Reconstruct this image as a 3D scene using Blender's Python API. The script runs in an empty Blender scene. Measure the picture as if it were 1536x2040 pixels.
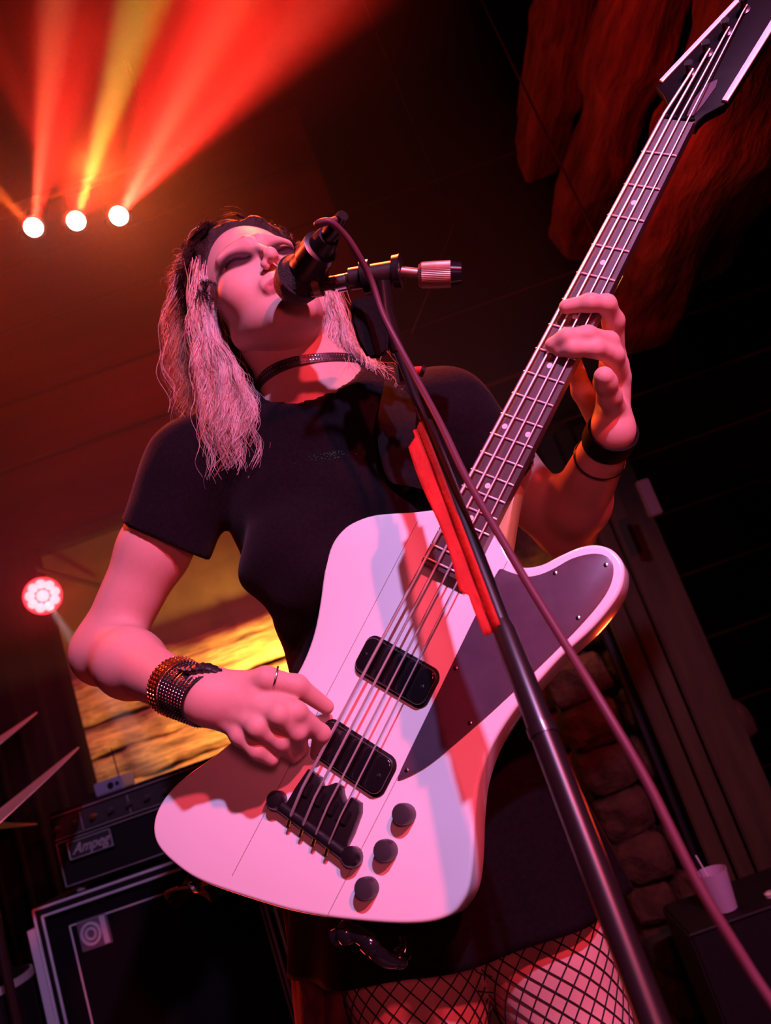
import bpy, bmesh, math, random
import numpy as np
from mathutils import Matrix, Vector, noise
random.seed(7); rng = np.random.default_rng(7)
scn = bpy.context.scene
COL = scn.collection
PI = math.pi
# ------------------------------------------------------------------ camera
F_PX = 1600.0
PITCH, ROLL = math.radians(12.5), math.radians(19.5)
CAM = np.array([0.0, 0.0, 1.05])
X0 = np.array([1.0, 0, 0]); FW = np.array([0, math.cos(PITCH), math.sin(PITCH)]); U0 = np.array([0, -math.sin(PITCH), math.cos(PITCH)])
RC = math.cos(ROLL) * X0 - math.sin(ROLL) * U0
UC = math.sin(ROLL) * X0 + math.cos(ROLL) * U0
CV = np.stack([RC, -UC, FW], 1)                      # columns: right, down, forward
def cvw(p): return np.asarray(p, float) @ CV.T + CAM  # lens-frame metres -> world
def J(px, py, d): return np.array([(px - 768) / F_PX * d, (py - 1020) / F_PX * d, d])
def W(px, py, d): return cvw(J(px, py, d))
cam = bpy.data.objects.new('camera', bpy.data.cameras.new('camera')); COL.objects.link(cam); scn.camera = cam
cam.matrix_world = Matrix(((RC[0], UC[0], -FW[0], CAM[0]), (RC[1], UC[1], -FW[1], CAM[1]), (RC[2], UC[2], -FW[2], CAM[2]), (0, 0, 0, 1)))
cam.data.sensor_fit = 'VERTICAL'; cam.data.sensor_height = 24.0; cam.data.lens = 24.0 * F_PX / 2040.0
cam.data.clip_start = 0.02
cam.data.dof.use_dof = True; cam.data.dof.focus_distance = 0.93; cam.data.dof.aperture_fstop = 3.6
# ------------------------------------------------------------------ world, lights, exposure
world = bpy.data.worlds.new('world'); scn.world = world; world.use_nodes = True
world.node_tree.nodes['Background'].inputs[0].default_value = (0.25, 0.03, 0.03, 1)
world.node_tree.nodes['Background'].inputs[1].default_value = 0.006
scn.view_settings.view_transform = 'Standard'; scn.view_settings.look = 'None'
scn.view_settings.exposure = 0.0; scn.view_settings.gamma = 1.0; scn.view_settings.use_curve_mapping = False
scn.cycles.use_denoising = True
scn.cycles.max_bounces = 6; scn.cycles.volume_bounces = 0; scn.cycles.transparent_max_bounces = 12
scn.cycles.sample_clamp_indirect = 3.0
def look(o, loc, tgt):
    o.location = loc
    o.rotation_euler = (Vector(tgt) - Vector(loc)).to_track_quat('-Z', 'Y').to_euler()
def light(name, kind, loc, tgt, energy, color, size=0.05, spot=None, blend=0.5, vol=1.0):
    l = bpy.data.lights.new(name, kind); l.energy = energy; l.color = color
    if kind == 'AREA': l.size = size
    elif kind in ('SPOT', 'POINT'): l.shadow_soft_size = size
    if kind == 'SPOT': l.spot_size = math.radians(spot); l.spot_blend = blend
    o = bpy.data.objects.new(name, l); COL.objects.link(o); look(o, loc, tgt); return o
TGT = W(760, 1250, 0.9)
LILAC = cvw([0.16, -1.90, -0.62]); RED = cvw([0.58, -1.70, -0.75])
light('front_wash_lilac', 'SPOT', LILAC, TGT, 320, (0.60, 0.40, 0.92), 0.036, 56, 0.6, 0)
light('front_wash_red', 'SPOT', RED, TGT, 330, (1.0, 0.055, 0.10), 0.045, 56, 0.6, 0)
light('front_fill_pink', 'SPOT', cvw([0.10, -0.38, -0.55]), TGT, 24, (1.0, 0.11, 0.17), 0.10, 66, 0.8, 0)
light('back_red', 'SPOT', W(-500, 300, 2.2), W(500, 800, 1.1), 230, (1.0, 0.06, 0.02), 0.05, 60, 0.6, 0)
light('back_red_right', 'SPOT', W(1500, 1500, 1.9), W(1100, 900, 1.0), 7, (1.0, 0.05, 0.01), 0.06, 60, 0.6, 0)
light('stage_floor_red', 'AREA', W(300, 2300, 1.3), W(620, 700, 1.1), 1.6, (1.0, 0.06, 0.03), 0.3)
light('rear_orange', 'SPOT', W(170, 330, 2.9), W(560, 520, 1.05), 210, (1.0, 0.13, 0.02), 0.05, 26, 0.6, 0)
light('clamp_orange', 'SPOT', W(500, -350, 1.9), W(860, 560, .9), 420, (1.0, 0.09, 0.015), 0.05, 22, 0.6, 0)
light('log_lamp', 'SPOT', W(585, 1395, 3.02), W(420, 1400, 3.45), 52, (1.0, 0.52, 0.12), 0.04, 140, 0.5, vol=0)
light('log_lamp_right', 'POINT', W(1120, 1180, 2.3), (0, 0, 0), 2.6, (1.0, 0.38, 0.12), 0.08, vol=0)
light('red_haze_wash', 'SPOT', W(120, 380, 2.5), W(500, 700, 3.6), 15, (1.0, 0.028, 0.006), 0.1, 120, 1.0)
light('ceiling_red', 'SPOT', W(1000, 420, 1.35), W(1330, 250, 2.3), 22, (1.0, 0.035, 0.035), 0.12, 85, 0.8, 0)
# ------------------------------------------------------------------ materials
def mat(name, color=(0.8, 0.8, 0.8), rough=0.5, metal=0.0, coat=0.0, emit=None, estr=0.0, noise_s=None, noise_amt=0.25, bump=0.0, sheen=0.0, attr=False, sss=0.0, spec=0.5, stretch=None, alpha=None):
    m = bpy.data.materials.new(name); m.use_nodes = True; nt = m.node_tree; b = nt.nodes['Principled BSDF']
    b.inputs['Base Color'].default_value = (*color, 1); b.inputs['Roughness'].default_value = rough; b.inputs['Metallic'].default_value = metal
    b.inputs['Coat Weight'].default_value = coat; b.inputs['Coat Roughness'].default_value = 0.06
    b.inputs['Sheen Weight'].default_value = sheen; b.inputs['Specular IOR Level'].default_value = spec
    if sss:
        b.inputs['Subsurface Weight'].default_value = sss; b.inputs['Subsurface Radius'].default_value = (0.01, 0.004, 0.002); b.inputs['Subsurface Scale'].default_value = 0.6
    if emit: b.inputs['Emission Color'].default_value = (*emit, 1); b.inputs['Emission Strength'].default_value = estr
    src = None
    if attr:
        a = nt.nodes.new('ShaderNodeAttribute'); a.attribute_name = 'tint'; src = a.outputs['Color']
        nt.links.new(src, b.inputs['Base Color'])
        bw = nt.nodes.new('ShaderNodeRGBToBW'); mu = nt.nodes.new('ShaderNodeMath'); mu.operation = 'MULTIPLY'; mu.inputs[1].default_value = spec / .33
        nt.links.new(src, bw.inputs[0]); nt.links.new(bw.outputs[0], mu.inputs[0]); nt.links.new(mu.outputs[0], b.inputs['Specular IOR Level'])
    if noise_s:
        tc = nt.nodes.new('ShaderNodeTexCoord'); mp = nt.nodes.new('ShaderNodeMapping'); n = nt.nodes.new('ShaderNodeTexNoise')
        mp.inputs['Scale'].default_value = stretch or (1, 1, 1)
        n.inputs['Scale'].default_value = noise_s; n.inputs['Detail'].default_value = 6; n.inputs['Roughness'].default_value = 0.62
        nt.links.new(tc.outputs['Object'], mp.inputs['Vector']); nt.links.new(mp.outputs[0], n.inputs['Vector'])
        r = nt.nodes.new('ShaderNodeValToRGB'); r.color_ramp.elements[0].position = 0.32; r.color_ramp.elements[1].position = 0.68
        lo = tuple(c * (1 - noise_amt) for c in color); hi = tuple(min(1, c * (1 + noise_amt)) for c in color)
        r.color_ramp.elements[0].color = (*lo, 1); r.color_ramp.elements[1].color = (*hi, 1)
        nt.links.new(n.outputs['Fac'], r.inputs['Fac'])
        if attr:
            mx = nt.nodes.new('ShaderNodeMix'); mx.data_type = 'RGBA'; mx.blend_type = 'MULTIPLY'; mx.inputs[0].default_value = noise_amt
            nt.links.new(src, mx.inputs[6]); nt.links.new(n.outputs['Fac'], mx.inputs[7]); nt.links.new(mx.outputs[2], b.inputs['Base Color'])
        else: nt.links.new(r.outputs[0], b.inputs['Base Color'])
        if bump:
            bp = nt.nodes.new('ShaderNodeBump'); bp.inputs['Strength'].default_value = bump; bp.inputs['Distance'].default_value = 0.03 if bump >= 1 else 0.01
            nt.links.new(n.outputs['Fac'], bp.inputs['Height']); nt.links.new(bp.outputs[0], b.inputs['Normal'])
    return m
M = dict(
    white=mat('white_lacquer', (0.82, 0.80, 0.80), 0.30, coat=0.9),
    seam=mat('seam_line', (0.28, 0.2, 0.22), 0.5),
    guard=mat('black_pickguard', (0.075, 0.05, 0.075), 0.33, noise_s=60, noise_amt=0.08),
    black=mat('black_gloss', (0.008, 0.007, 0.009), 0.14, coat=0.6),
    blackmetal=mat('black_metal', (0.012, 0.009, 0.011), 0.34, metal=0.2, coat=0.1),
    knob=mat('knob_rubber', (0.03, 0.024, 0.03), 0.45),
    board=mat('rosewood', (0.055, 0.03, 0.035), 0.40, spec=1.0, noise_s=90, noise_amt=0.35, stretch=(0.15, 1, 1), bump=0.05),
    neck=mat('neck_maple', (0.42, 0.26, 0.12), 0.35, noise_s=30, noise_amt=0.2, stretch=(0.1, 1, 1)),
    fretwire=mat('fret_wire', (0.75, 0.7, 0.72), 0.35, metal=0.35),
    chrome=mat('chrome', (0.75, 0.72, 0.74), 0.22, metal=1.0),
    steel=mat('string_steel', (0.82, 0.78, 0.80), 0.38, metal=0.75),
    pearl=mat('pearl_dot', (0.75, 0.7, 0.7), 0.3),
    gold=mat('brass', (0.85, 0.55, 0.15), 0.25, metal=1.0),
    skin=mat('skin', (0.8, 0.5, 0.4), 0.56, attr=True, noise_s=160, noise_amt=0.10, bump=0.04, sss=0.12, spec=0.2),
    shirt=mat('black_cotton', (0.0058, 0.0034, 0.0056), 0.85, noise_s=220, noise_amt=0.3, bump=0.15, sheen=0.04, spec=0.06),
    skirt=mat('black_skirt', (0.0045, 0.002, 0.003), 0.85, noise_s=160, noise_amt=0.3, bump=0.1, spec=0.06),
    flannel=mat('dark_red_cloth', (0.10, 0.015, 0.02), 0.9, noise_s=30, noise_amt=0.5),
    blonde=mat('blonde_hair', (0.66, 0.50, 0.48), 0.42, noise_s=30, noise_amt=0.3, spec=0.5),
    roots=mat('dark_hair', (0.022, 0.009, 0.008), 0.55, spec=0.15, noise_s=60, noise_amt=0.4, bump=0.6),
    rimhair=mat('rimlit_hair', (0.42, 0.17, 0.10), 0.4),  # orange of the back light put into the hair colour
    net=mat('net_thread', (0.012, 0.008, 0.010), 0.8),
    leather=mat('black_leather', (0.012, 0.009, 0.010), 0.4, noise_s=70, noise_amt=0.3, bump=0.2),
    bead=mat('bead_metal', (0.45, 0.35, 0.35), 0.3, metal=1.0),
    copper=mat('copper_bead', (0.75, 0.28, 0.10), 0.3, metal=1.0),
    stand=mat('stand_black', (0.010, 0.006, 0.007), 0.34, spec=0.35),
    tape=mat('red_tape', (0.36, 0.012, 0.008), 0.65, spec=0.15, noise_s=30, noise_amt=0.2, bump=0.4),
    knurl=mat('knurled_metal', (0.36, 0.20, 0.15), 0.42, metal=0.85),
    cable=mat('black_cable', (0.085, 0.024, 0.040), 0.5, spec=0.3),
    foam=mat('mic_grille', (0.022, 0.014, 0.018), 0.6, noise_s=500, noise_amt=0.5, bump=0.8),
    tolex=mat('black_tolex', (0.008, 0.005, 0.006), 0.7, spec=0.12, noise_s=300, noise_amt=0.4, bump=0.4),
    grille=mat('grille_cloth', (0.004, 0.002, 0.004), 0.9, spec=0.12, noise_s=400, noise_amt=0.5, bump=0.3),
    piping=mat('grey_piping', (0.48, 0.42, 0.47), 0.5),
    panel=mat('amp_panel', (0.03, 0.022, 0.026), 0.35),
    badge=mat('badge_silver', (0.55, 0.48, 0.52), 0.35, metal=0.6),
    webbing=mat('strap_webbing', (0.006, 0.004, 0.005), 0.85, noise_s=200, noise_amt=0.3, spec=0.1),
    headblack=mat('headstock_black', (0.006, 0.004, 0.006), 0.5, spec=0.06),
    dimplate=mat('dim_plate', (0.06, 0.03, 0.035), 0.6, spec=0.2),
    micblack=mat('mic_black', (0.010, 0.007, 0.009), 0.42, spec=0.35),
    clamp=mat('clamp_metal', (0.10, 0.07, 0.07), 0.36, metal=0.9),
    mauve=mat('grey_logo', (0.42, 0.32, 0.38), 0.5),
    receiver=mat('receiver_grey', (0.16, 0.14, 0.22), 0.5),
    log=mat('hewn_log', (0.46, 0.27, 0.10), 0.7, noise_s=7, noise_amt=0.78, bump=1.0, stretch=(0.55, 3.0, 4.5)),
    plaster=mat('plaster', (0.20, 0.145, 0.07), 0.85, spec=0.12, noise_s=5, noise_amt=0.25, bump=0.2),
    board_shaded=mat('shaded_wall_board', (0.006, 0.002, 0.002), 0.9, spec=0.04, noise_s=4, noise_amt=0.4),  # darkness of the unlit right wall put into the board colour
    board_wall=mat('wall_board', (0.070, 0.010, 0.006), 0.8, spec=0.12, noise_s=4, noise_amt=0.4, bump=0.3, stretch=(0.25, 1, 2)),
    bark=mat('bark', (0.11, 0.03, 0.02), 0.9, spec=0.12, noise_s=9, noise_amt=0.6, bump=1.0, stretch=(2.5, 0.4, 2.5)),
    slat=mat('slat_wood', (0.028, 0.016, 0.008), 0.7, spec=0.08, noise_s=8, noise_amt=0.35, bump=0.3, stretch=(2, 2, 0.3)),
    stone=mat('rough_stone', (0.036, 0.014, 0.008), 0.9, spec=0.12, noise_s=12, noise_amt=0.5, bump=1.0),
    floor=mat('stage_floor', (0.03, 0.02, 0.02), 0.5, noise_s=8, noise_amt=0.4),
    dark=mat('dark_box', (0.005, 0.003, 0.004), 0.6, spec=0.12, noise_s=100, noise_amt=0.3),
    cymbal=mat('cymbal_bronze', (0.60, 0.46, 0.40), 0.40, metal=0.55),
    drape=mat('black_drape', (0.005, 0.0012, 0.001), 0.95, spec=0.05),
    cup=mat('plastic_cup', (0.26, 0.19, 0.27), 0.4),
    housing=mat('lamp_housing', (0.015, 0.012, 0.012), 0.4),
    lens=mat('lamp_lens', (1, 1, 1), 0.3, emit=(1.0, 0.93, 0.75), estr=20.0),
    led=mat('led_lens', (0.6, 0.4, 0.4), 0.3, emit=(1.0, 0.42, 0.45), estr=1.5),
    ledglow=mat('led_glow', (0.3, 0.02, 0.02), 0.3, emit=(1.0, 0.02, 0.03), estr=4.0),
    sconce=mat('sconce_glass', (1, .8, .4), 0.3, emit=(1.0, 0.62, 0.16), estr=3.5),
)
# ------------------------------------------------------------------ mesh helpers
def wm(o):
    return o.matrix_basis.copy() if o.parent is None else wm(o.parent) @ o.matrix_basis
class MB:
    def __init__(s): s.v = []; s.f = []; s.n = 0
    def add(s, v, f):
        v = np.asarray(v, float); s.v.append(v)
        s.f += [tuple(int(i) + s.n for i in q) for q in f]; s.n += len(v)
    def box(s, c, size, ax=None):
        c = np.asarray(c, float); h = np.asarray(size, float) / 2; A = np.eye(3) if ax is None else np.asarray(ax, float)
        P = [c + A[0] * h[0] * a + A[1] * h[1] * b + A[2] * h[2] * d for d in (-1, 1) for b in (-1, 1) for a in (-1, 1)]
        s.add(P, [(0, 2, 3, 1), (4, 5, 7, 6), (0, 1, 5, 4), (2, 6, 7, 3), (0, 4, 6, 2), (1, 3, 7, 5)]); return s
    def tube(s, pts, rad, n=8, cap=True, flat=None):
        P = np.asarray(pts, float); m = len(P); R = np.broadcast_to(np.asarray(rad, float), (m,)) if np.ndim(rad) else np.full(m, rad)
        T = np.gradient(P, axis=0); T /= np.linalg.norm(T, axis=1)[:, None] + 1e-12
        a = np.array([0, 0, 1.0]) if abs(T[0][2]) < .9 else np.array([1.0, 0, 0])
        u = np.cross(T[0], a); u /= np.linalg.norm(u); V = []
        ang = np.arange(n) * 2 * PI / n
        for i in range(m):
            u = u - T[i] * (u @ T[i]); u /= np.linalg.norm(u) + 1e-12; w = np.cross(T[i], u)
            V.append(P[i] + R[i] * (np.cos(ang)[:, None] * u + np.sin(ang)[:, None] * w * (flat or 1)))
        V = np.concatenate(V); Fc = []
        for i in range(m - 1):
            for j in range(n):
                k = (j + 1) % n; Fc.append((i * n + j, i * n + k, (i + 1) * n + k, (i + 1) * n + j))
        if cap: Fc.append(tuple(range(n))[::-1]); Fc.append(tuple((m - 1) * n + j for j in range(n)))
        s.add(V, Fc); return s
    def lathe(s, prof, o=(0, 0, 0), ax=(0, 0, 1), n=32):
        ax = np.asarray(ax, float); ax = ax / np.linalg.norm(ax); a = np.array([1.0, 0, 0]) if abs(ax[0]) < .9 else np.array([0, 1.0, 0])
        u = np.cross(ax, a); u /= np.linalg.norm(u); w = np.cross(ax, u); ang = np.arange(n) * 2 * PI / n; V = []
        for r, h in prof: V.append(np.asarray(o) + ax * h + r * (np.cos(ang)[:, None] * u + np.sin(ang)[:, None] * w))
        m = len(prof); Fc = []
        for i in range(m - 1):
            for j in range(n):
                k = (j + 1) % n; Fc.append((i * n + j, i * n + k, (i + 1) * n + k, (i + 1) * n + j))
        Fc.append(tuple(range(n))[::-1]); Fc.append(tuple((m - 1) * n + j for j in range(n)))
        s.add(np.concatenate(V), Fc); return s
    def prism(s, poly, z0, z1, r=0.0, steps=3):
        """outline (x,y) CCW extruded from z0 up to z1, rounded rim of radius r on both faces"""
        P = np.asarray(poly, float)
        area = 0.5 * np.sum(P[:, 0] * np.roll(P[:, 1], -1) - np.roll(P[:, 0], -1) * P[:, 1])
        if area < 0: P = P[::-1]
        t = np.roll(P, -1, 0) - np.roll(P, 1, 0); t /= np.linalg.norm(t, axis=1)[:, None]; nn = np.stack([t[:, 1], -t[:, 0]], 1)
        rings = []
        if r > 0:
            for k in range(steps + 1):
                a = k / steps * PI / 2; rings.append((r * (1 - math.sin(a)), z0 + r * (1 - math.cos(a))))
            for k in range(steps + 1):
                a = PI / 2 - k / steps * PI / 2; rings.append((r * (1 - math.sin(a)), z1 - r * (1 - math.cos(a))))
        else: rings = [(0, z0), (0, z1)]
        V = []; m = len(P)
        for off, z in rings:
            q = P - nn * off; V.append(np.column_stack([q, np.full(m, z)]))
        Fc = []
        for i in range(len(rings) - 1):
            for j in range(m):
                k = (j + 1) % m; Fc.append((i * m + j, i * m + k, (i + 1) * m + k, (i + 1) * m + j))
        Fc.append(tuple(range(m))[::-1]); Fc.append(tuple((len(rings) - 1) * m + j for j in range(m)))
        s.add(np.concatenate(V), Fc); return s
    def build(s, name, m, parent=None, smooth=False, world=False, bevel=0.0, angle=None):
        me = bpy.data.meshes.new(name); V = np.concatenate(s.v)
        if world and parent is not None:
            inv = np.array(wm(parent).inverted()); V = V @ inv[:3, :3].T + inv[:3, 3]
        me.from_pydata(V.tolist(), [], s.f); me.update()
        me.materials.append(m)
        o = bpy.data.objects.new(name, me); COL.objects.link(o)
        if parent is not None: o.parent = parent
        if bevel:
            bm = bmesh.new(); bm.from_mesh(me)
            bmesh.ops.bevel(bm, geom=[e for e in bm.edges if e.calc_face_angle(0) > 0.6], offset=bevel, segments=2, affect='EDGES', clamp_overlap=True)
            bm.to_mesh(me); bm.free()
        if smooth or bevel:
            me.polygons.foreach_set('use_smooth', [True] * len(me.polygons))
            me.set_sharp_from_angle(angle=math.radians(angle or 40))
        return o
def empty(name, label, cat, loc=None, mtx=None, group=None):
    o = bpy.data.objects.new(name, None); COL.objects.link(o); o.empty_display_size = 0.05
    if mtx is not None: o.matrix_world = mtx
    elif loc is not None: o.matrix_world = Matrix.Translation(Vector(loc))
    o['label'] = label; o['category'] = cat
    if group: o['group'] = group
    return o
def tag(o, label, cat, group=None):
    o['label'] = label; o['category'] = cat
    if group: o['group'] = group
    return o
def struct(o): o['kind'] = 'structure'; return o
def crom(P, k=6, closed=False):
    P = np.asarray(P, float); n = len(P); out = []
    for i in range(n if closed else n - 1):
        if closed: a, b, c, d = P[i - 1], P[i], P[(i + 1) % n], P[(i + 2) % n]
        else: a, b, c, d = P[max(i - 1, 0)], P[i], P[i + 1], P[min(i + 2, n - 1)]
        for j in range(k):
            t = j / k; out.append(.5 * (2 * b + (c - a) * t + (2 * a - 5 * b + 4 * c - d) * t * t + (3 * b - a - 3 * c + d) * t ** 3))
    if not closed: out.append(P[-1])
    return np.array(out)
def M4(R, t):
    m = np.eye(4); m[:3, :3] = R; m[:3, 3] = t; return Matrix(m.tolist())
# ------------------------------------------------------------------ implicit surfaces -> one continuous mesh
def smin(a, b, k):
    h = np.clip(.5 + .5 * (b - a) / k, 0, 1); return b * (1 - h) + a * h - k * h * (1 - h)
def smax(a, b, k): return -smin(-a, -b, k)
def cone(p, a, b, ra, rb):
    a = np.asarray(a, float); b = np.asarray(b, float); d = b - a; h = np.clip((p - a) @ d / (d @ d), 0, 1)
    return np.linalg.norm(p - a - h[:, None] * d, axis=1) - (ra + (rb - ra) * h)
def ell(p, c, r, A=None):
    q = p - np.asarray(c, float)
    if A is not None: q = q @ np.asarray(A).T
    r = np.asarray(r, float); k0 = np.linalg.norm(q / r, axis=1); k1 = np.linalg.norm(q / (r * r), axis=1) + 1e-9
    return k0 * (k0 - 1) / k1
def sph(p, c, r): return np.linalg.norm(p - np.asarray(c, float), axis=1) - r
def surface(fn, lo, hi, h):
    B = 8; lo = np.asarray(lo, float); nb = np.ceil((np.asarray(hi) - lo) / (B * h)).astype(int)
    g = np.stack(np.meshgrid(*[np.arange(k) for k in nb], indexing='ij'), -1).reshape(-1, 3)
    d = fn(lo + (g + .5) * B * h); g = g[np.abs(d) < B * h * 1.35]
    off = np.stack(np.meshgrid(*[np.arange(B + 1)] * 3, indexing='ij'), -1).reshape(-1, 3)
    N = (nb.max() + 2) * B + 4; keys = []; verts = []; edges = []
    cor = np.array([[0, 0, 0], [1, 0, 0], [0, 1, 0], [1, 1, 0], [0, 0, 1], [1, 0, 1], [0, 1, 1], [1, 1, 1]])
    ed = [(0, 1), (2, 3), (4, 5), (6, 7), (0, 2), (1, 3), (4, 6), (5, 7), (0, 4), (1, 5), (2, 6), (3, 7)]
    for s in range(0, len(g), 400):
        gb = g[s:s + 400]; idx = gb[:, None, :] * B + off[None]
        val = fn((lo + idx.reshape(-1, 3) * h)).reshape(len(gb), B + 1, B + 1, B + 1)
        C = np.stack([val[:, a:a + B, b:b + B, c:c + B] for a, b, c in cor], -1)
        inside = C < 0; cnt = inside.sum(-1); act = np.nonzero((cnt > 0) & (cnt < 8))
        cv = C[act]; cell = gb[act[0]] * B + np.stack(act[1:], -1)
        acc = np.zeros((len(cell), 3)); w = np.zeros(len(cell))
        for a, b in ed:
            va, vb = cv[:, a], cv[:, b]; m = (va < 0) != (vb < 0)
            t = np.where(m, va / np.where(m, va - vb, 1), 0)
            acc += m[:, None] * (cor[a] + t[:, None] * (cor[b] - cor[a])); w += m
        verts.append(lo + (cell + acc / w[:, None]) * h); keys.append((cell[:, 0] * N + cell[:, 1]) * N + cell[:, 2])
        for ax in range(3):
            m = (cv[:, 0] < 0) != (cv[:, [1, 2, 4][ax]] < 0)
            edges.append((cell[m], np.full(m.sum(), ax), cv[m, 0] < 0))
    K = np.concatenate(keys); V = np.concatenate(verts); o = np.argsort(K); Ks = K[o]
    quads = []
    E = np.concatenate([e[0] for e in edges]); AX = np.concatenate([e[1] for e in edges]); SG = np.concatenate([e[2] for e in edges])
    for ax in range(3):
        m = AX == ax; c = E[m]; sg = SG[m]; u, v = (ax + 1) % 3, (ax + 2) % 3
        du = np.zeros(3, int); du[u] = 1; dv = np.zeros(3, int); dv[v] = 1
        q = []; ok = np.ones(len(c), bool)
        for dd in (c - du - dv, c - dv, c, c - du):
            k = (dd[:, 0] * N + dd[:, 1]) * N + dd[:, 2]; p = np.clip(np.searchsorted(Ks, k), 0, len(Ks) - 1); ok &= Ks[p] == k; q.append(o[p])
        q = np.stack(q, 1)[ok]; sg = sg[ok]
        q[~sg] = q[~sg][:, ::-1]; quads.append(q)
    return V, np.concatenate(quads)
def big_mesh(name, V, Q, m, parent, tint=None, smooth=True):
    inv = np.array(wm(parent).inverted()) if parent is not None else np.eye(4)
    V = V @ inv[:3, :3].T + inv[:3, 3]
    me = bpy.data.meshes.new(name); me.from_pydata(V.tolist(), [], Q.tolist()); me.update(); me.materials.append(m)
    me.polygons.foreach_set('use_smooth', [smooth] * len(me.polygons))
    if tint is not None:
        a = me.color_attributes.new('tint', 'FLOAT_COLOR', 'POINT'); a.data.foreach_set('color', np.column_stack([tint, np.ones(len(tint))]).ravel())
    o = bpy.data.objects.new(name, me); COL.objects.link(o)
    if parent is not None: o.parent = parent
    return o
def wob(P, s, seed=0.0):
    """cheap smooth noise, -1..1"""
    x, y, z = (P * s + seed).T
    return (np.sin(x + 1.7 * np.sin(y * .9 + .3)) + np.sin(y * 1.3 + 1.3 * np.sin(z * 1.1)) + np.sin(z * 1.2 + 1.5 * np.sin(x * .8 + 1))) / 3
# world axes seen in the lens frame
UPc = CV.T @ np.array([0, 0, 1.0]); XWc = CV.T @ np.array([1.0, 0, 0]); YWc = CV.T @ np.array([0, 1.0, 0])
#@@ROOM
# ================================================================== the room
flo = struct(MB().box((0.2, 1.6, -0.05), (7, 6, 0.1)).build('floor', M['floor']))
YB = 3.35
wall = struct(MB().box((0.2, YB + 0.06, 1.9), (7, 0.12, 3.8)).build('wall_back', M['plaster']))
ceil = struct(MB().box((0.2, 1.6, 3.85), (7, 6, 0.1)).build('ceiling', M['dark']))
def ray_y(px, py, y):
    d = cvw(J(px, py, 1)) - CAM; return CAM + d * (y - CAM[1]) / d[1]
def ray_x(px, py, x):
    d = cvw(J(px, py, 1)) - CAM; return CAM + d * (x - CAM[0]) / d[0]
def rough(o, amp, s, seed=0.0):
    me = o.data
    for v in me.vertices:
        c = v.co * s + Vector((seed, seed * 2.1, seed * .7)); n = noise.noise_vector(c) * amp + noise.noise_vector(c * 3.1) * amp * .35
        v.co += n
def log_bar(a, b, w, h, name, m, parent, seed, nseg=26, amp=0.012, s=9):
    a = np.asarray(a, float); b = np.asarray(b, float); t = (b - a) / np.linalg.norm(b - a)
    up = np.array([0, 0, 1.0]) if abs(t[2]) < .8 else np.array([0, 1.0, 0]); sd = np.cross(t, up); sd /= np.linalg.norm(sd); up = np.cross(sd, t)
    prof = []
    for k in range(12):
        an = (k + .5) / 12 * 2 * PI; c, s_ = math.cos(an), math.sin(an); e = 0.45
        prof.append((math.copysign(abs(c) ** e, c) * w / 2, math.copysign(abs(s_) ** e, s_) * h / 2))
    V = []; Fc = []
    for i in range(nseg + 1):
        c = a + (b - a) * i / nseg
        for x, z in prof: V.append(c + sd * x + up * z)
    n = 12
    for i in range(nseg):
        for j in range(n): k = (j + 1) % n; Fc.append((i * n + j, (i + 1) * n + j, (i + 1) * n + k, i * n + k))
    Fc.append(tuple(range(n))); Fc.append(tuple(nseg * n + j for j in range(n))[::-1])
    mb = MB(); mb.add(V, Fc); o = mb.build(name, m, parent, smooth=True, angle=50); rough(o, amp, s, seed); return o
# hewn logs of the lower back wall
zt = ray_y(400, 1262, YB - 0.06)[2]; xl = ray_y(172, 1500, YB)[0]; xr = ray_y(1250, 1250, YB)[0]
hh = [0.21, 0.13, 0.125, 0.135, 0.15, 0.17, 0.19]
z = zt
for i, h_ in enumerate(hh):
    log_bar((xl + random.uniform(-.03, .03), YB - 0.03, z - h_ / 2), (xr, YB - 0.03, z - h_ / 2), 0.12, h_ - 0.008, 'log', M['log'], wall, i * 3.3, 90, 0.017, 8); z -= h_
curt = MB(); V = []; Fc = []; xe = ray_y(163, 1440, 3.2)[0]
for i in range(120):
    x = -3.2 + (xe + 3.2) * i / 119
    for z_ in (0.0, zt + .56): V.append((x, 3.2 + .022 * math.sin(i * .9), z_))
for i in range(119): Fc.append((2 * i, 2 * i + 2, 2 * i + 3, 2 * i + 1))
curt.add(V, Fc); o = curt.build('curtain', M['drape'], None, smooth=True, angle=80); tag(o, 'black curtain hanging behind the cymbals at the left', 'curtain'); _m = o.modifiers.new('t', 'SOLIDIFY'); _m.thickness = .006
# wall boards on the left; right-hand boards have their shade put into the colour
for zz in [zt + .36 - .26 * q for q in range(12) if zt + .36 - .26 * q > -.02]: MB().box(((xr + 3.66) / 2 if zz < zt + .05 else 1.96, YB - (0.012 if zz > zt + .05 else .045), zz + .12), (3.66 - xr if zz < zt + .05 else 3.4, 0.03, .245)).build('plank', M['board_shaded'], wall, bevel=0.004)
z = zt + 0.62; i = 0
while z < 3.75:
    h_ = 0.30 + 0.12 * random.random()
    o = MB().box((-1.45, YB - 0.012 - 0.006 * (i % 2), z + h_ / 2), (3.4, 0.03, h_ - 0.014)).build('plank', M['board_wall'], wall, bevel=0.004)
    MB().box((1.94, YB - 0.012 - 0.006 * (i % 2), z + h_ / 2), (3.4, 0.03, h_ - 0.014)).build('plank', M['board_shaded'], wall, bevel=0.004); z += h_; i += 1
struct(MB().box((-1.45, YB - .03, zt + .585), (3.4, 0.09, 0.05)).build('trim_1', M['slat'], bevel=0.006))
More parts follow.
